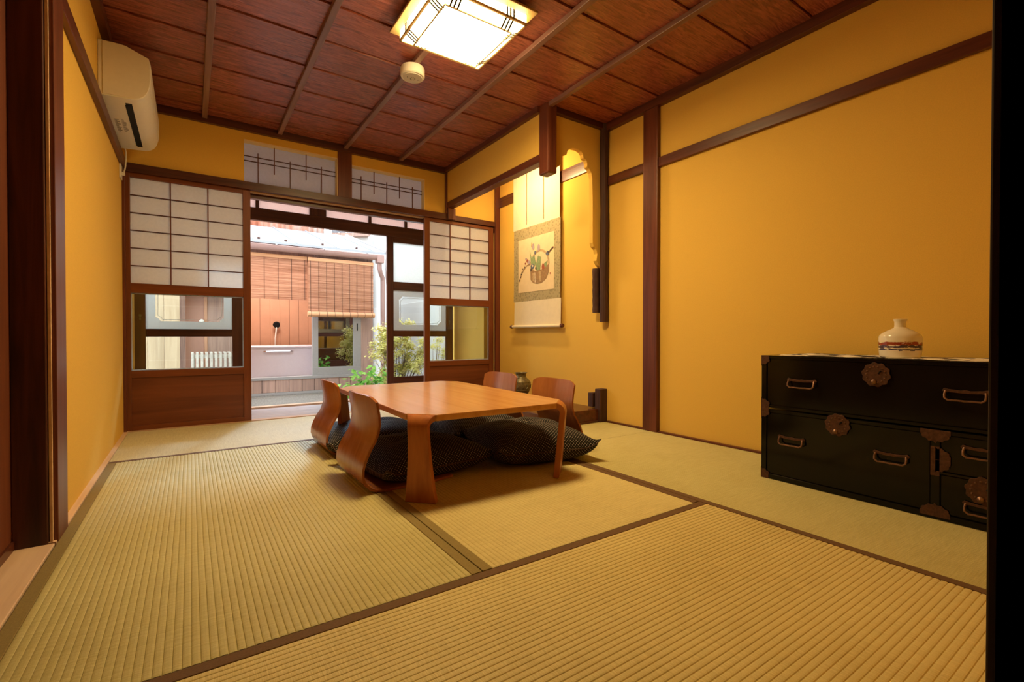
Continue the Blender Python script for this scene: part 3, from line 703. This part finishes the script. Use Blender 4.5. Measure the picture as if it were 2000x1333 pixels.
# ------------------------------------------------------------------ hanging scroll
sc = thing('hanging_scroll', 'hanging scroll painting of a flower basket on the alcove wall', 'scroll', (2.512, 3.31, 0))
def SX(z): return -.012 - .020 * max(0, (1.2 - z)) ** 1.5
def strip(name, y0, y1, z0, z1, off, mat, nseg=10, parent=None, thick=.0012):
    vs = []; fs = []
    for i in range(nseg + 1):
        z = z0 + (z1 - z0) * i / nseg
        for y in (y0, y1):
            vs.append((SX(z) - off, y - 3.31, z)); vs.append((SX(z) - off + thick, y - 3.31, z))
    for i in range(nseg):
        a = 4 * i; b = a + 4; fs += [(a, b, b + 2, a + 2), (a + 1, a + 3, b + 3, b + 1), (a, a + 1, b + 1, b), (a + 2, b + 2, b + 3, a + 3)]
    return MB().add(vs, fs).build(name, mat, parent or sc)
strip('upper_mount', 2.985, 3.655, 1.60, 2.10, 0, scroll_paper); strip('lower_mount', 2.965, 3.632, .72, .94, 0, scroll_paper)
strip('brocade_mount', 2.975, 3.645, .94, 1.60, .0002, brocade)
strip('painting', 3.055, 3.570, 1.02, 1.500, .0022, painting_paper)
for y_ in (3.20, 3.44): strip('hanging_band', y_ - .007, y_ + .007, 1.64, 2.10, .014, scroll_paper)
rl = MB().tube([(SX(.71) - .008, 2.955 - 3.31, .712), (SX(.71) - .008, 3.642 - 3.31, .712)], .013, 14).build('roller', scroll_paper, sc, smooth=True)
for e, s in ((2.955, -1), (3.642, 1)):
    MB().tube([(SX(.71) - .008, e - 3.31, .712), (SX(.71) - .008, e - 3.31 + s * .006, .712), (SX(.71) - .008, e - 3.31 + s * .02, .712), (SX(.71) - .008, e - 3.31 + s * .032, .712)], [.011, .017, .018, .014], 12).build('roller_knob', toko_w, rl, smooth=True)
tr = MB().tube([(-.012, 2.975 - 3.31, 2.105), (-.012, 3.665 - 3.31, 2.105)], .008, 10).build('top_rod', toko_w, sc, smooth=True)
# brushwork (flat shapes on the painting): a = left-right 0..1 as seen, b = up 0..1
mats = list(INK.values()); keys = list(INK.keys()); pm = MB(); layer = [0]
def ink(k_, pts):
    pm.cur = keys.index(k_); layer[0] += 1; off = .0040 + layer[0] * .00004
    vs = []
    for a, b in pts:
        z = 1.02 + .48 * b; y = 3.57 - .515 * a; vs.append((SX(z) - off, y - 3.31, z))
    pm.add(vs, [tuple(range(len(vs)))])
def blob(k_, a, b, ra, rb, n_=10, j=.15, rot=0):
    P = []
    for i in range(n_):
        t_ = 2 * pi * i / n_; r_ = 1 + random.uniform(-j, j); x_, y_ = ra * cos(t_) * r_, rb * sin(t_) * r_
        P.append((a + x_ * cos(rot) - y_ * sin(rot), b + x_ * sin(rot) + y_ * cos(rot)))
    ink(k_, P)
def stroke(k_, pts, wd):
    for (a, b), (c_, d) in zip(pts, pts[1:]):
        l = math.hypot(c_ - a, d - b) or 1; nx_, ny_ = -(d - b) / l * wd, (c_ - a) / l * wd
        ink(k_, [(a + nx_, b + ny_), (a - nx_, b - ny_), (c_ - nx_, d - ny_), (c_ + nx_, d + ny_)])
# hoop handle, basket body
hoop = [(.62 + .25 * cos(t_ * pi / 12), .45 + .28 * sin(t_ * pi / 12)) for t_ in range(0, 13)]
stroke('tan', hoop, .018)
ink('brown', [(.36, .42), (.37, .22), (.44, .16), (.56, .13), (.68, .14), (.80, .20), (.87, .32), (.87, .45), (.70, .38), (.52, .36)])
ink('tan', [(.42, .36), (.43, .20), (.47, .18), (.46, .35)]); ink('white', [(.48, .34), (.49, .16), (.51, .16), (.50, .34)]); ink('tan', [(.60, .34), (.62, .16), (.66, .17), (.65, .35)])
ink('green', [(.34, .78), (.40, .62), (.48, .66), (.52, .50), (.46, .44), (.38, .52)]); ink('green', [(.58, .64), (.66, .60), (.64, .38), (.54, .36), (.52, .48)]); ink('green', [(.72, .46), (.84, .52), (.80, .40)])
blob('lilac', .44, .82, .035, .06); blob('lilac', .60, .78, .04, .06); blob('tan', .40, .86, .02, .05)
blob('blue', .42, .46, .05, .05); blob('white', .43, .47, .02, .02); blob('dark', .52, .42, .02, .03); blob('dark', .38, .40, .02, .03); blob('blue', .50, .70, .03, .03)
blob('red', .72, .42, .04, .06); blob('red', .28, .58, .03, .03); blob('red', .22, .54, .02, .02); blob('lilac', .32, .55, .04, .035); blob('lilac', .24, .62, .03, .025)
blob('blue', .84, .64, .045, .045); blob('dark', .86, .65, .02, .02); stroke('dark', [(.88, .66), (.94, .70), (.99, .73)], .012)
stroke('brown', [(.36, .50), (.26, .50), (.16, .42), (.08, .32), (.03, .22)], .006)
for a, b in ((.05, .24), (.08, .30), (.12, .38), (.15, .44), (.10, .35), (.20, .47)): blob('dark', a, b, .016, .016)
blob('red', .91, .28, .018, .02, 4, .02, .7)
pm.build('brushwork', mats, sc)

# bronze vase on the alcove floor
bv = thing('bronze_vase', 'small antique bronze vase on the alcove floor between two chairs', 'vase', (2.30, 3.25, .0905))
MB().lathe([(0, 0), (.048, 0), (.050, .008), (.044, .016), (.052, .035), (.072, .075), (.082, .115), (.082, .140), (.072, .165), (.050, .184), (.042, .195), (.042, .215), (.048, .224), (.054, .226), (.054, .231), (.044, .231), (.038, .215), (0, .205)], 0, 0, 40).build('body', bronze, bv, smooth=True)
rb = MB()
for z, r in ((.150, .081), (.085, .0775), (.206, .0435)): rb.lathe([(r - .003, z - .003), (r + .0015, z - .002), (r + .0015, z + .002), (r - .003, z + .003)], 0, 0, 40)
for a in range(12):
    th = a * pi / 6; rb.tube([(cos(th) * .082, sin(th) * .082, .10), (cos(th + .15) * .084, sin(th + .15) * .084, .115), (cos(th) * .0835, sin(th) * .0835, .132)], .003, 5)
rb.build('relief_band', bronze, bv, smooth=True)

# ------------------------------------------------------------------ air conditioner, outlet, cable
ac = thing('air_conditioner', 'white wall-mounted air conditioner high on the left wall', 'air conditioner', (XL, 2.985, 1.785))
z0 = 1.745
prof = [(0, 0), (.010, 0), (.130, .007), (.155, .014), (.176, .030), (.190, .055), (.198, .085), (.200, .11), (.200, .20), (.196, .226), (.105, .262), (.09, .264), (0, .262)]
MB().prism([(x, z) for x, z in prof], 0, .79, 'y').build('body', white_pl, ac, bevel=.004, smooth=True)
MB().prism([(x * .985 + .002, .004 + z * .975) for x, z in prof[2:-2]] + [(.02, .253), (.02, .008)], -.003, .0, 'y').build('end_cap', white_pl, ac)
MB().prism([(.098, .0045), (.124, .0065), (.1235, .0095), (.0975, .0075)], .06, .72, 'y').build('louver_slot', black_pl, ac)
MB().prism([(.095, .0030), (.1235, .0052), (.1232, .0072), (.0948, .005)], .085, .70, 'y').build('louver', black_pl, ac)
MB().prism([(.1965, .085), (.199, .11), (.199, .20), (.1965, .218), (.198, .219), (.2025, .201), (.2025, .109), (.199, .083)], .012, .778, 'y').build('front_panel', white_pl, ac, bevel=.001)
lb = MB()
for i in range(12):
    for k_ in range(2):
        x = .030 + .028 * k_; y_ = .30 + i * .016; l_ = .010 + .012 * random.random()
        lb.box(x, x + l_, y_, y_ + .006, .0005 + x * .07 - .0022, .0012 + x * .07 - .001)
tag(lb.build('print_label', label_m, ac), 'small grey printed label')
tag(B(XL, XL + .009, 3.80, 3.88, 1.615, 1.715).build('wall_outlet', white_pl, bevel=.002), 'white outlet high on the left wall below the air conditioner', 'outlet')
co = MB().tube([(XL + .03, 3.77, 1.80), (XL + .035, 3.79, 1.77), (XL + .034, 3.80, 1.73), (XL + .03, 3.815, 1.69), (XL + .022, 3.83, 1.655), (XL + .009, 3.835, 1.645)], .004, 8)
co.tube([(XL + .008, 3.835, 1.645), (XL + .026, 3.835, 1.645)], .011, 8)
tag(co.build('power_cable', white_pl, smooth=True), 'white cable hanging from the air conditioner to the outlet', 'cable')

# ------------------------------------------------------------------ ceiling lamp and detector
lp = thing('ceiling_lamp', 'square white ceiling lamp with slatted trim, switched on', 'lamp', (1.082, 2.022, 2.137))
B(-.262, .262, -.262, .262, -.012, .0).build('base_plate', lamp_frame, lp, bevel=.003)
h = .222
MB().add([(-h, -h, -.012), (h, -h, -.012), (h, h, -.012), (-h, h, -.012), (-h, -h, -.055), (h, -h, -.055), (h, h, -.055), (-h, h, -.055), (-h + .05, -h + .05, -.086), (h - .05, -h + .05, -.086), (h - .05, h - .05, -.086), (-h + .05, h - .05, -.086)],
         [(0, 4, 5, 1), (1, 5, 6, 2), (2, 6, 7, 3), (3, 7, 4, 0), (4, 8, 9, 5), (5, 9, 10, 6), (6, 10, 11, 7), (7, 11, 8, 4), (8, 11, 10, 9)][::1]).build('diffuser', lamp_m, lp)
for sx in (-1, 1):
    for sy in (-1, 1):
        for k_ in range(3):
            a = h - .075 - .018 * k_
            for flip in (0, 1):
                pts = [(h + .003, -.014), (h + .003, -.056), (h - .05, -.089), (h - .058, -.087), (h - .003, -.053), (h - .003, -.014)]
                mb = MB().prism([((-p_ if (sy if flip else sx) < 0 else p_), z) for p_, z in pts], 0, .008, 'x' if flip else 'y')
                if flip: mb.v = [(x + (a if sx > 0 else -a - .006), y_, z) for x, y_, z in mb.v]
                else: mb.v = [(x, y_ + (a if sy > 0 else -a - .006), z) for x, y_, z in mb.v]
                mb.build('slat', lamp_dark, lp)
for s in (-1, 1):
    B(-h - .002, h + .002, s * (h - .002) - .004, s * (h - .002) + .004, -.062, -.05).build('trim_bar', lamp_frame, lp)
    B(s * (h - .002) - .004, s * (h - .002) + .004, -h, h, -.062, -.05).build('trim_bar', lamp_frame, lp)
    B(-h + .05, h - .05, s * (h - .05) - .003, s * (h - .05) + .003, -.090, -.085).build('trim_bar', lamp_frame, lp)
    B(s * (h - .05) - .003, s * (h - .05) + .003, -h + .05, h - .05, -.090, -.085).build('trim_bar', lamp_frame, lp)
ll = bpy.data.lights.new('ceiling_lamp_light', 'AREA'); llo = bpy.data.objects.new('ceiling_lamp_light', ll); COL.objects.link(llo)
ll.size = .33; ll.energy = 10; ll.color = (1, .71, .31); llo.location = (1.082, 2.022, 2.137 - .0885)
sd = thing('smoke_detector', 'round white smoke detector on the ceiling beside the lamp', 'smoke detector', (1.045, 2.535, 2.138))
MB().lathe([(0, 0), (.064, 0), (.067, -.006), (.067, -.046), (.062, -.052), (0, -.053)], 0, 0, 40).build('housing', white_pl, sd, smooth=True)
MB().lathe([(0, -.0525), (.054, -.0525), (.052, -.056), (.02, -.058), (.0, -.058)], 0, 0, 40).build('face_plate', grey_pl, sd, smooth=True)
mb = MB()
for a in range(8): th = a * pi / 4; mb.tube([(.012 * cos(th), .012 * sin(th), -.0575), (.014 * cos(th), .014 * sin(th), -.061)], .003, 5)
mb.build('sensor_vents', label_m, sd)
for x in (-.03, .032): MB().lathe([(0, -.057), (.004, -.057), (.003, -.0595), (0, -.06)], x, 0, 8).build('screw', chrome, sd)

# ------------------------------------------------------------------ outdoors: courtyard
S('ground', B(-2.5, 6, 4.76, 14, -.60, -.50), gravel_m, 'courtyard ground')
S('wall_house_base', B(XL - .2, 3.0, 4.70, 4.76, -.55, -.14), concrete)
S('roof_eave_inner', B(-1.5, 3.2, 4.0, 4.85, 2.26, 2.30), frame_x)
# neighbour's white wall at the right
wn = sempty('wall_neighbour', 'bright white plaster boundary wall at the right of the courtyard')
B(2.93, 3.1, 4.76, 12.5, -.55, 1.16).build('lower_siding', stucco, wn, bevel=.004)
B(2.955, 3.1, 4.76, 12.5, 1.16, 3.4).build('upper_siding', stucco, wn, bevel=.004)
for y_, lab in ((5.20, 'dark brown pipe'), (5.34, 'pale grey pipe')):
    mp_ = MB().tube([(2.88, y_, -.5), (2.88, y_, 1.5)], .035 if y_ < 5.3 else .022, 10)
    tag(mp_.build('wall_pipe', pipe_m if y_ < 5.3 else alu, smooth=True), lab + ' rising against the white wall behind the outer door', 'pipe')
# bath house
YF = 6.60
bh = thing('bath_house', 'small bath house with sliding window, wood cladding and metal roof across the courtyard', 'building', (1.3, 7.2, -.5))
def BH(mb, name, mat, parent=None, label=None, bevel=0, smooth=False):
    mb.v = [(x - 1.3, y_ - 7.2, z + .5) for x, y_, z in mb.v]; o = mb.build(name, mat, parent or bh, bevel=bevel, smooth=smooth)
    if label: o['label'] = label
    return o
BH(B(.42, 2.12, YF, 8.3, -.5, -.10), 'foundation', concrete)
BH(B(.42, 2.12, YF - .02, YF + .02, -.115, -.085), 'foundation_flashing', alu)
for i in range(11):
    x = .42 + i * .1545; BH(B(x + .002, x + .152, YF - .012, YF + .03, -.085, .075), 'plank', plank_o, bevel=.003)
BH(B(.42, 2.12, YF + .03, 8.3, -.10, .06), 'floor_slab', concrete)
BH(B(.42, .50, YF, YF + .08, .075, 1.66), 'corner_post', plank_o)
BH(B(1.955, 2.12, YF - .005, YF + .08, -.085, 1.66), 'side_board', plank_o, bevel=.003)
BH(B(2.08, 2.12, YF + .08, 8.3, -.1, 1.66), 'side_wall', plank_o)
BH(B(.42, .46, YF + .08, 8.3, -.1, 1.8), 'side_wall', bath_wall)
for i in range(12):
    x = .46 + i * .135; BH(B(x + .0015, x + .1335, 8.0, 8.03, .06, 1.9), 'wall_panel', bath_wall, bevel=.002)
BH(B(.42, 2.12, YF, YF + .08, 1.60, 1.70), 'lintel', plank_o)
BH(B(.42, 1.955, YF - .02, YF + .09, .072, .108), 'window_sill', alu, bevel=.003)
# bathroom sliding window
wf = BH(B(1.322, 1.955, YF + .0, YF + .05, .108, .215).box(1.322, 1.395, YF, YF + .05, .215, 1.6).box(1.852, 1.955, YF, YF + .05, .215, 1.6), 'window_frame', alu, bevel=.003)
BH(B(1.395, 1.852, YF + .02, YF + .026, .215, 1.6), 'window_pane', bath_glass, wf)
BH(B(1.898, 1.91, YF - .006, YF, .70, .80), 'window_latch', black_pl, wf)
# roof
rf = BH(MB().prism([(6.42, 1.755), (6.42, 1.785), (8.45, 2.37), (8.45, 2.34)], -1.2, 2.25, 'x'), 'roof', white_metal)
for x in (-.35, .13, .61, 1.10, 1.58, 2.06): BH(MB().prism([(6.42, 1.787), (6.42, 1.800), (8.45, 2.385), (8.45, 2.372)], x, x + .018, 'x'), 'roof_seam', white_metal, rf)
BH(MB().prism([(6.40, 1.775), (6.40, 1.80), (8.47, 2.40), (8.47, 2.37)], 2.24, 2.275, 'x'), 'verge_cap', alu, rf)
for x in (-.1, .37, .68, .98, 1.42, 1.86): BH(B(x, x + .028, 6.50, 6.53, 1.812, 1.835), 'snow_stop', iron, rf)
g = MB(); gp = [(6.44 + .055 * cos(pi + i * pi / 8), 1.735 + .065 * sin(pi + i * pi / 8)) for i in range(9)]
g.prism(gp + [(6.49, 1.74), (6.39, 1.74)], -1.2, 2.14, 'x'); go = BH(g, 'gutter', pipe_m, None, smooth=True)
for x in (.06, .87, 1.42, 1.98): BH(B(x, x + .012, 6.378, 6.43, 1.738, 1.752), 'gutter_bracket', white_metal, go)
BH(B(2.12, 2.215, 6.38, 6.49, 1.63, 1.74), 'gutter_box', pipe_m, go, bevel=.006)
BH(MB().tube([(2.165, 6.44, 1.64), (2.165, 6.44, 1.56), (2.19, 6.47, 1.50), (2.235, 6.52, 1.44), (2.24, 6.53, 1.38), (2.24, 6.53, -.5)], .032, 12), 'downpipe', pipe_m, go, smooth=True)
BH(MB().tube([(2.30, 6.6, 1.72), (2.31, 6.6, 1.5), (2.34, 6.6, 1.1), (2.345, 6.6, .2)], .006, 6), 'cable', alu, None)
# tub with rail, shower
blt = bpy.data.lights.new('bath_light', 'AREA'); blo = bpy.data.objects.new('bath_light', blt); COL.objects.link(blo)
blt.size = .5; blt.energy = 14; blt.color = (1, .86, .76); blo.location = (.95, 7.2, 1.85)
tu = thing('bathtub', 'pale white bathtub inside the bath house', 'bathtub', (.95, 7.45, .06))
mb = MB(); mb.box(-.44, .95, -.36, .30, 0, .425); mb.build('body', tub_m, tu, bevel=.03, seg=4)
B(-.46, .97, -.385, .33, .405, .435).build('rim', tub_m, tu, bevel=.012, seg=3)
MB().tube([(-.14, -.375, .36), (-.12, -.395, .36), (.18, -.395, .36), (.20, -.375, .36)], .011, 8).build('grab_rail', chrome, tu, smooth=True)
sh = thing('hand_shower', 'dark round hand shower on a white hose above the bathtub', 'shower', (1.08, 7.97, .80))
MB().tube([(0, -.02, 0), (0, -.05, -.01)], [.05, .045], 16).build('shower_head', black_pl, sh, smooth=True)
MB().tube([(0, -.03, -.03), (-.01, -.04, -.12), (-.02, -.04, -.2), (-.02, -.02, -.31)], .010, 8).build('hose', white_pl, sh, smooth=True)
# bamboo blinds
def blind(x0, x1, y_, z0, z1, label, roll):
    t_ = thing('bamboo_blind', label, 'blind', ((x0 + x1) / 2, y_, z1), 0, 'bamboo blinds under the bath house eave')
    hw = (x1 - x0) / 2; mb = MB(); n_ = int((z1 - z0) / .0095)
    for i in range(n_):
        z = -(i + .5) * (z1 - z0) / n_; y2 = random.uniform(-.001, .001); mb.box(-hw + random.uniform(0, .006), hw - random.uniform(0, .006), y2 - .0015, y2 + .0015, z - .0042, z + .0042)
    tag(mb.build('slats', bamboo_t, t_), kind='stuff')
    nc = 9 if x1 - x0 > .7 else 8
    for k_ in range(nc):
        x = -hw + .03 + (2 * hw - .06) * k_ / (nc - 1); B(x - .0018, x + .0018, -.005, -.002, -(z1 - z0), 0).build('cord', cord_m, t_)
    B(-hw, hw, -.006, .006, -.045, .0).build('head_rail', bamboo, t_, bevel=.002)
    for x in (-hw * .8, hw * .8): MB().tube([(x, 0, 0), (x, 0, .05)], .004, 6).build('hook', iron, t_)
    if roll:
        mb = MB().tube([(-hw - .008, -.012, -(z1 - z0) - .015), (hw + .008, -.012, -(z1 - z0) - .015)], .034, 16); mb.build('rolled_end', bamboo, t_, smooth=True)
        for k_ in range(nc):
            x = -hw + .03 + (2 * hw - .06) * k_ / (nc - 1); MB().tube([(x - .002, -.012, -(z1 - z0) - .015), (x + .002, -.012, -(z1 - z0) - .015)], .0352, 16).build('cord', cord_m, t_)
blind(-.05, 1.245, 6.515, 1.085, 1.645, 'left bamboo blind, shorter, hanging flat over the bath window', False)
blind(1.245, 2.085, 6.46, .925, 1.635, 'right bamboo blind with a rolled lower end', True)
# left of the bath house: fence, door, slatted bench
fc = thing('plank_fence', 'pale vertical plank fence seen through the left door glass', 'fence', (-.6, 6.35, -.5))
for i in range(9):
    x = -.76 + i * .1405; B(x + .001, x + .1395, -.0, .025, 0, 2.3 + random.uniform(-.01, .01)).build('plank', fence_w, fc, bevel=.002)
B(-.76, .5, .025, .07, .3, .38).build('rail', fence_w, fc); B(-.76, .5, .025, .07, 1.8, 1.88).build('rail', fence_w, fc)
dd = thing('washroom_door', 'brown painted door with white knob beyond the left door glass', 'door', (.06, 6.62, -.5))
B(-.11, .075, 0, .03, .2, 2.15).build('leaf', brown_door, dd, bevel=.003); B(.075, .105, -.01, .03, .2, 2.15).build('edge_strip', bath_wall, dd)
MB().lathe([(0, 0), (.010, 0), (.010, .02), (.022, .03), (.024, .045), (.015, .055), (0, .056)], 0, 0, 14).build('knob', white_pl, dd, smooth=True).matrix_local = __import__('mathutils').Matrix.Translation((.05, 0, 1.30)) @ __import__('mathutils').Matrix.Rotation(R(90), 4, 'X')
S('wall_washroom', B(.16, .42, 6.62, 6.66, -.5, 1.8), plank_o, 'dark wooden wall between brown door and bath window')
bn = thing('slatted_rack', 'white slatted wooden rack standing low before the brown door', 'rack', (.205, 6.35, -.5))
for i in range(10):
    x = -.20 + i * .044; B(x, x + .024, -.11, -.095, .55, .93).build('slat', bench_w, bn, bevel=.002); B(x, x + .024, -.11, .12, .93, .945).build('slat', bench_w, bn, bevel=.002)
B(-.20, .22, -.094, -.07, .88, .92).build('rail', bench_w, bn); B(-.20, .22, -.094, -.07, .58, .62).build('rail', bench_w, bn)
for x in (-.18, .20):
    for y_ in (-.07, .10): B(x - .015, x + .015, y_ - .015, y_ + .015, 0, .93).build('leg', bench_w, bn)
# rusty corrugated sheet behind the roof
cs = thing('corrugated_sheet', 'rusty corrugated iron sheet above the bath house roof', 'sheet', (.4, 8.5, 2.2))
vs = []; fs = []; m_ = 150
for i in range(m_ + 1):
    x = -1.6 + 3.1 * i / m_
    for (y_, z) in ((0, -.4), (.02, 1.1)): vs.append((x, y_ + .018 * sin(i * 2 * pi / 4), z + (.02 * sin(i * 1.3) if z < 0 else 0)))
for i in range(m_): a = 2 * i; fs.append((a, a + 2, a + 3, a + 1))
o = MB().add(vs, fs).build('sheet', rust, cs, smooth=True); sm = o.modifiers.new('solid', 'SOLIDIFY'); sm.thickness = .003
B(-1.6, 1.5, .03, .07, -2.68, 1.1).build('backing', plank_o, cs)
# tiled eave corner
te = thing('tiled_eave', 'dark tiled eave corner beside the white wall', 'roof', (2.60, 8.9, 2.42))
for i in range(5):
    x = -.42 + i * .13; MB().tube([(x, -.0, .10 + i * .02), (x + .04, .5, .28 + i * .02)], .062, 10).build('tile', tile_m, te, smooth=True)
MB().prism([(-.48, .0), (.22, .10), (.22, .16), (-.48, .07)], 0, .6, 'y').build('eave_board', plank_o, te)
B(-.15, .22, .15, .5, -2.91, .12).build('gable_wall', stucco, te)
# shrubs
def shrub(name, label, cx, cy, z0_, z1_, rx, ry, n_, ls, mat, stems, wd=.42, seed=3):
    rnd = random.Random(seed); t_ = thing(name, label, 'shrub', (cx, cy, -.5))
    st = MB(); tips = []; H_ = z1_ - z0_
    for s in range(stems):
        a = rnd.uniform(0, 6.28); r_ = math.sqrt(rnd.uniform(.02, 1)); h_ = rnd.uniform(.05, 1) ; k_ = math.sqrt(max(.05, 1 - abs(h_ - .45) ** 2 * 2.6))
        top = (rx * r_ * k_ * cos(a), ry * r_ * k_ * sin(a), z0_ + H_ * h_ + .5)
        st.tube([(top[0] * .15, top[1] * .15, 0), (top[0] * .35 + rnd.uniform(-.03, .03), top[1] * .35, top[2] * .5), (top[0] * .8, top[1] * .8, top[2] * .85), top], [.006, .004, .0028, .0015], 4); tips.append(top)
    st.build('stems', stem_m, t_); lf = MB(); per = n_ // stems
    for tp in tips:
        for i in range(per):
            a, b = rnd.uniform(0, 6.28), rnd.uniform(-.5, 1.1); L = ls * rnd.uniform(.6, 1.25); W_ = L * wd
            d = (cos(a) * cos(b), sin(a) * cos(b), sin(b)); q = rnd.uniform(0, 1) ** .5 * ls * 1.6
            p = [tp[k_] + rnd.gauss(0, ls * .9) for k_ in range(3)]
            sd_ = (-sin(a), cos(a), rnd.uniform(-.5, .5)); c1 = -L * .08
            q0 = p; q1 = [p[k_] + d[k_] * L * .5 + sd_[k_] * W_ for k_ in range(3)]; q2 = [p[k_] + d[k_] * L for k_ in range(3)]; q3 = [p[k_] + d[k_] * L * .5 - sd_[k_] * W_ for k_ in range(3)]
            q2[2] -= L * .15; mid = [p[k_] + d[k_] * L * .5 for k_ in range(3)]; mid[2] += c1
            lf.add([q0, q1, q2, q3, mid], [(0, 1, 4), (1, 2, 4), (2, 3, 4), (3, 0, 4)])
    tag(lf.build('leaves', mat, t_), kind='stuff'); return t_
shrub('flowering_shrub', 'tall yellow-green shrub with tiny leaves against the white wall', 2.20, 5.85, -.05, .80, .36, .22, 9000, .032, leaf_y, 90, seed=5)
shrub('leafy_bush', 'low bright green broad-leaved bush beside the open doorway', 1.62, 5.25, -.22, .17, .20, .15, 420, .085, leaf_g, 30, .34, seed=9)
shrub('thin_shrub', 'sparse twiggy shrub behind the right outer door', 2.42, 5.25, -.15, .60, .26, .16, 2600, .026, leaf_y, 36, seed=11)
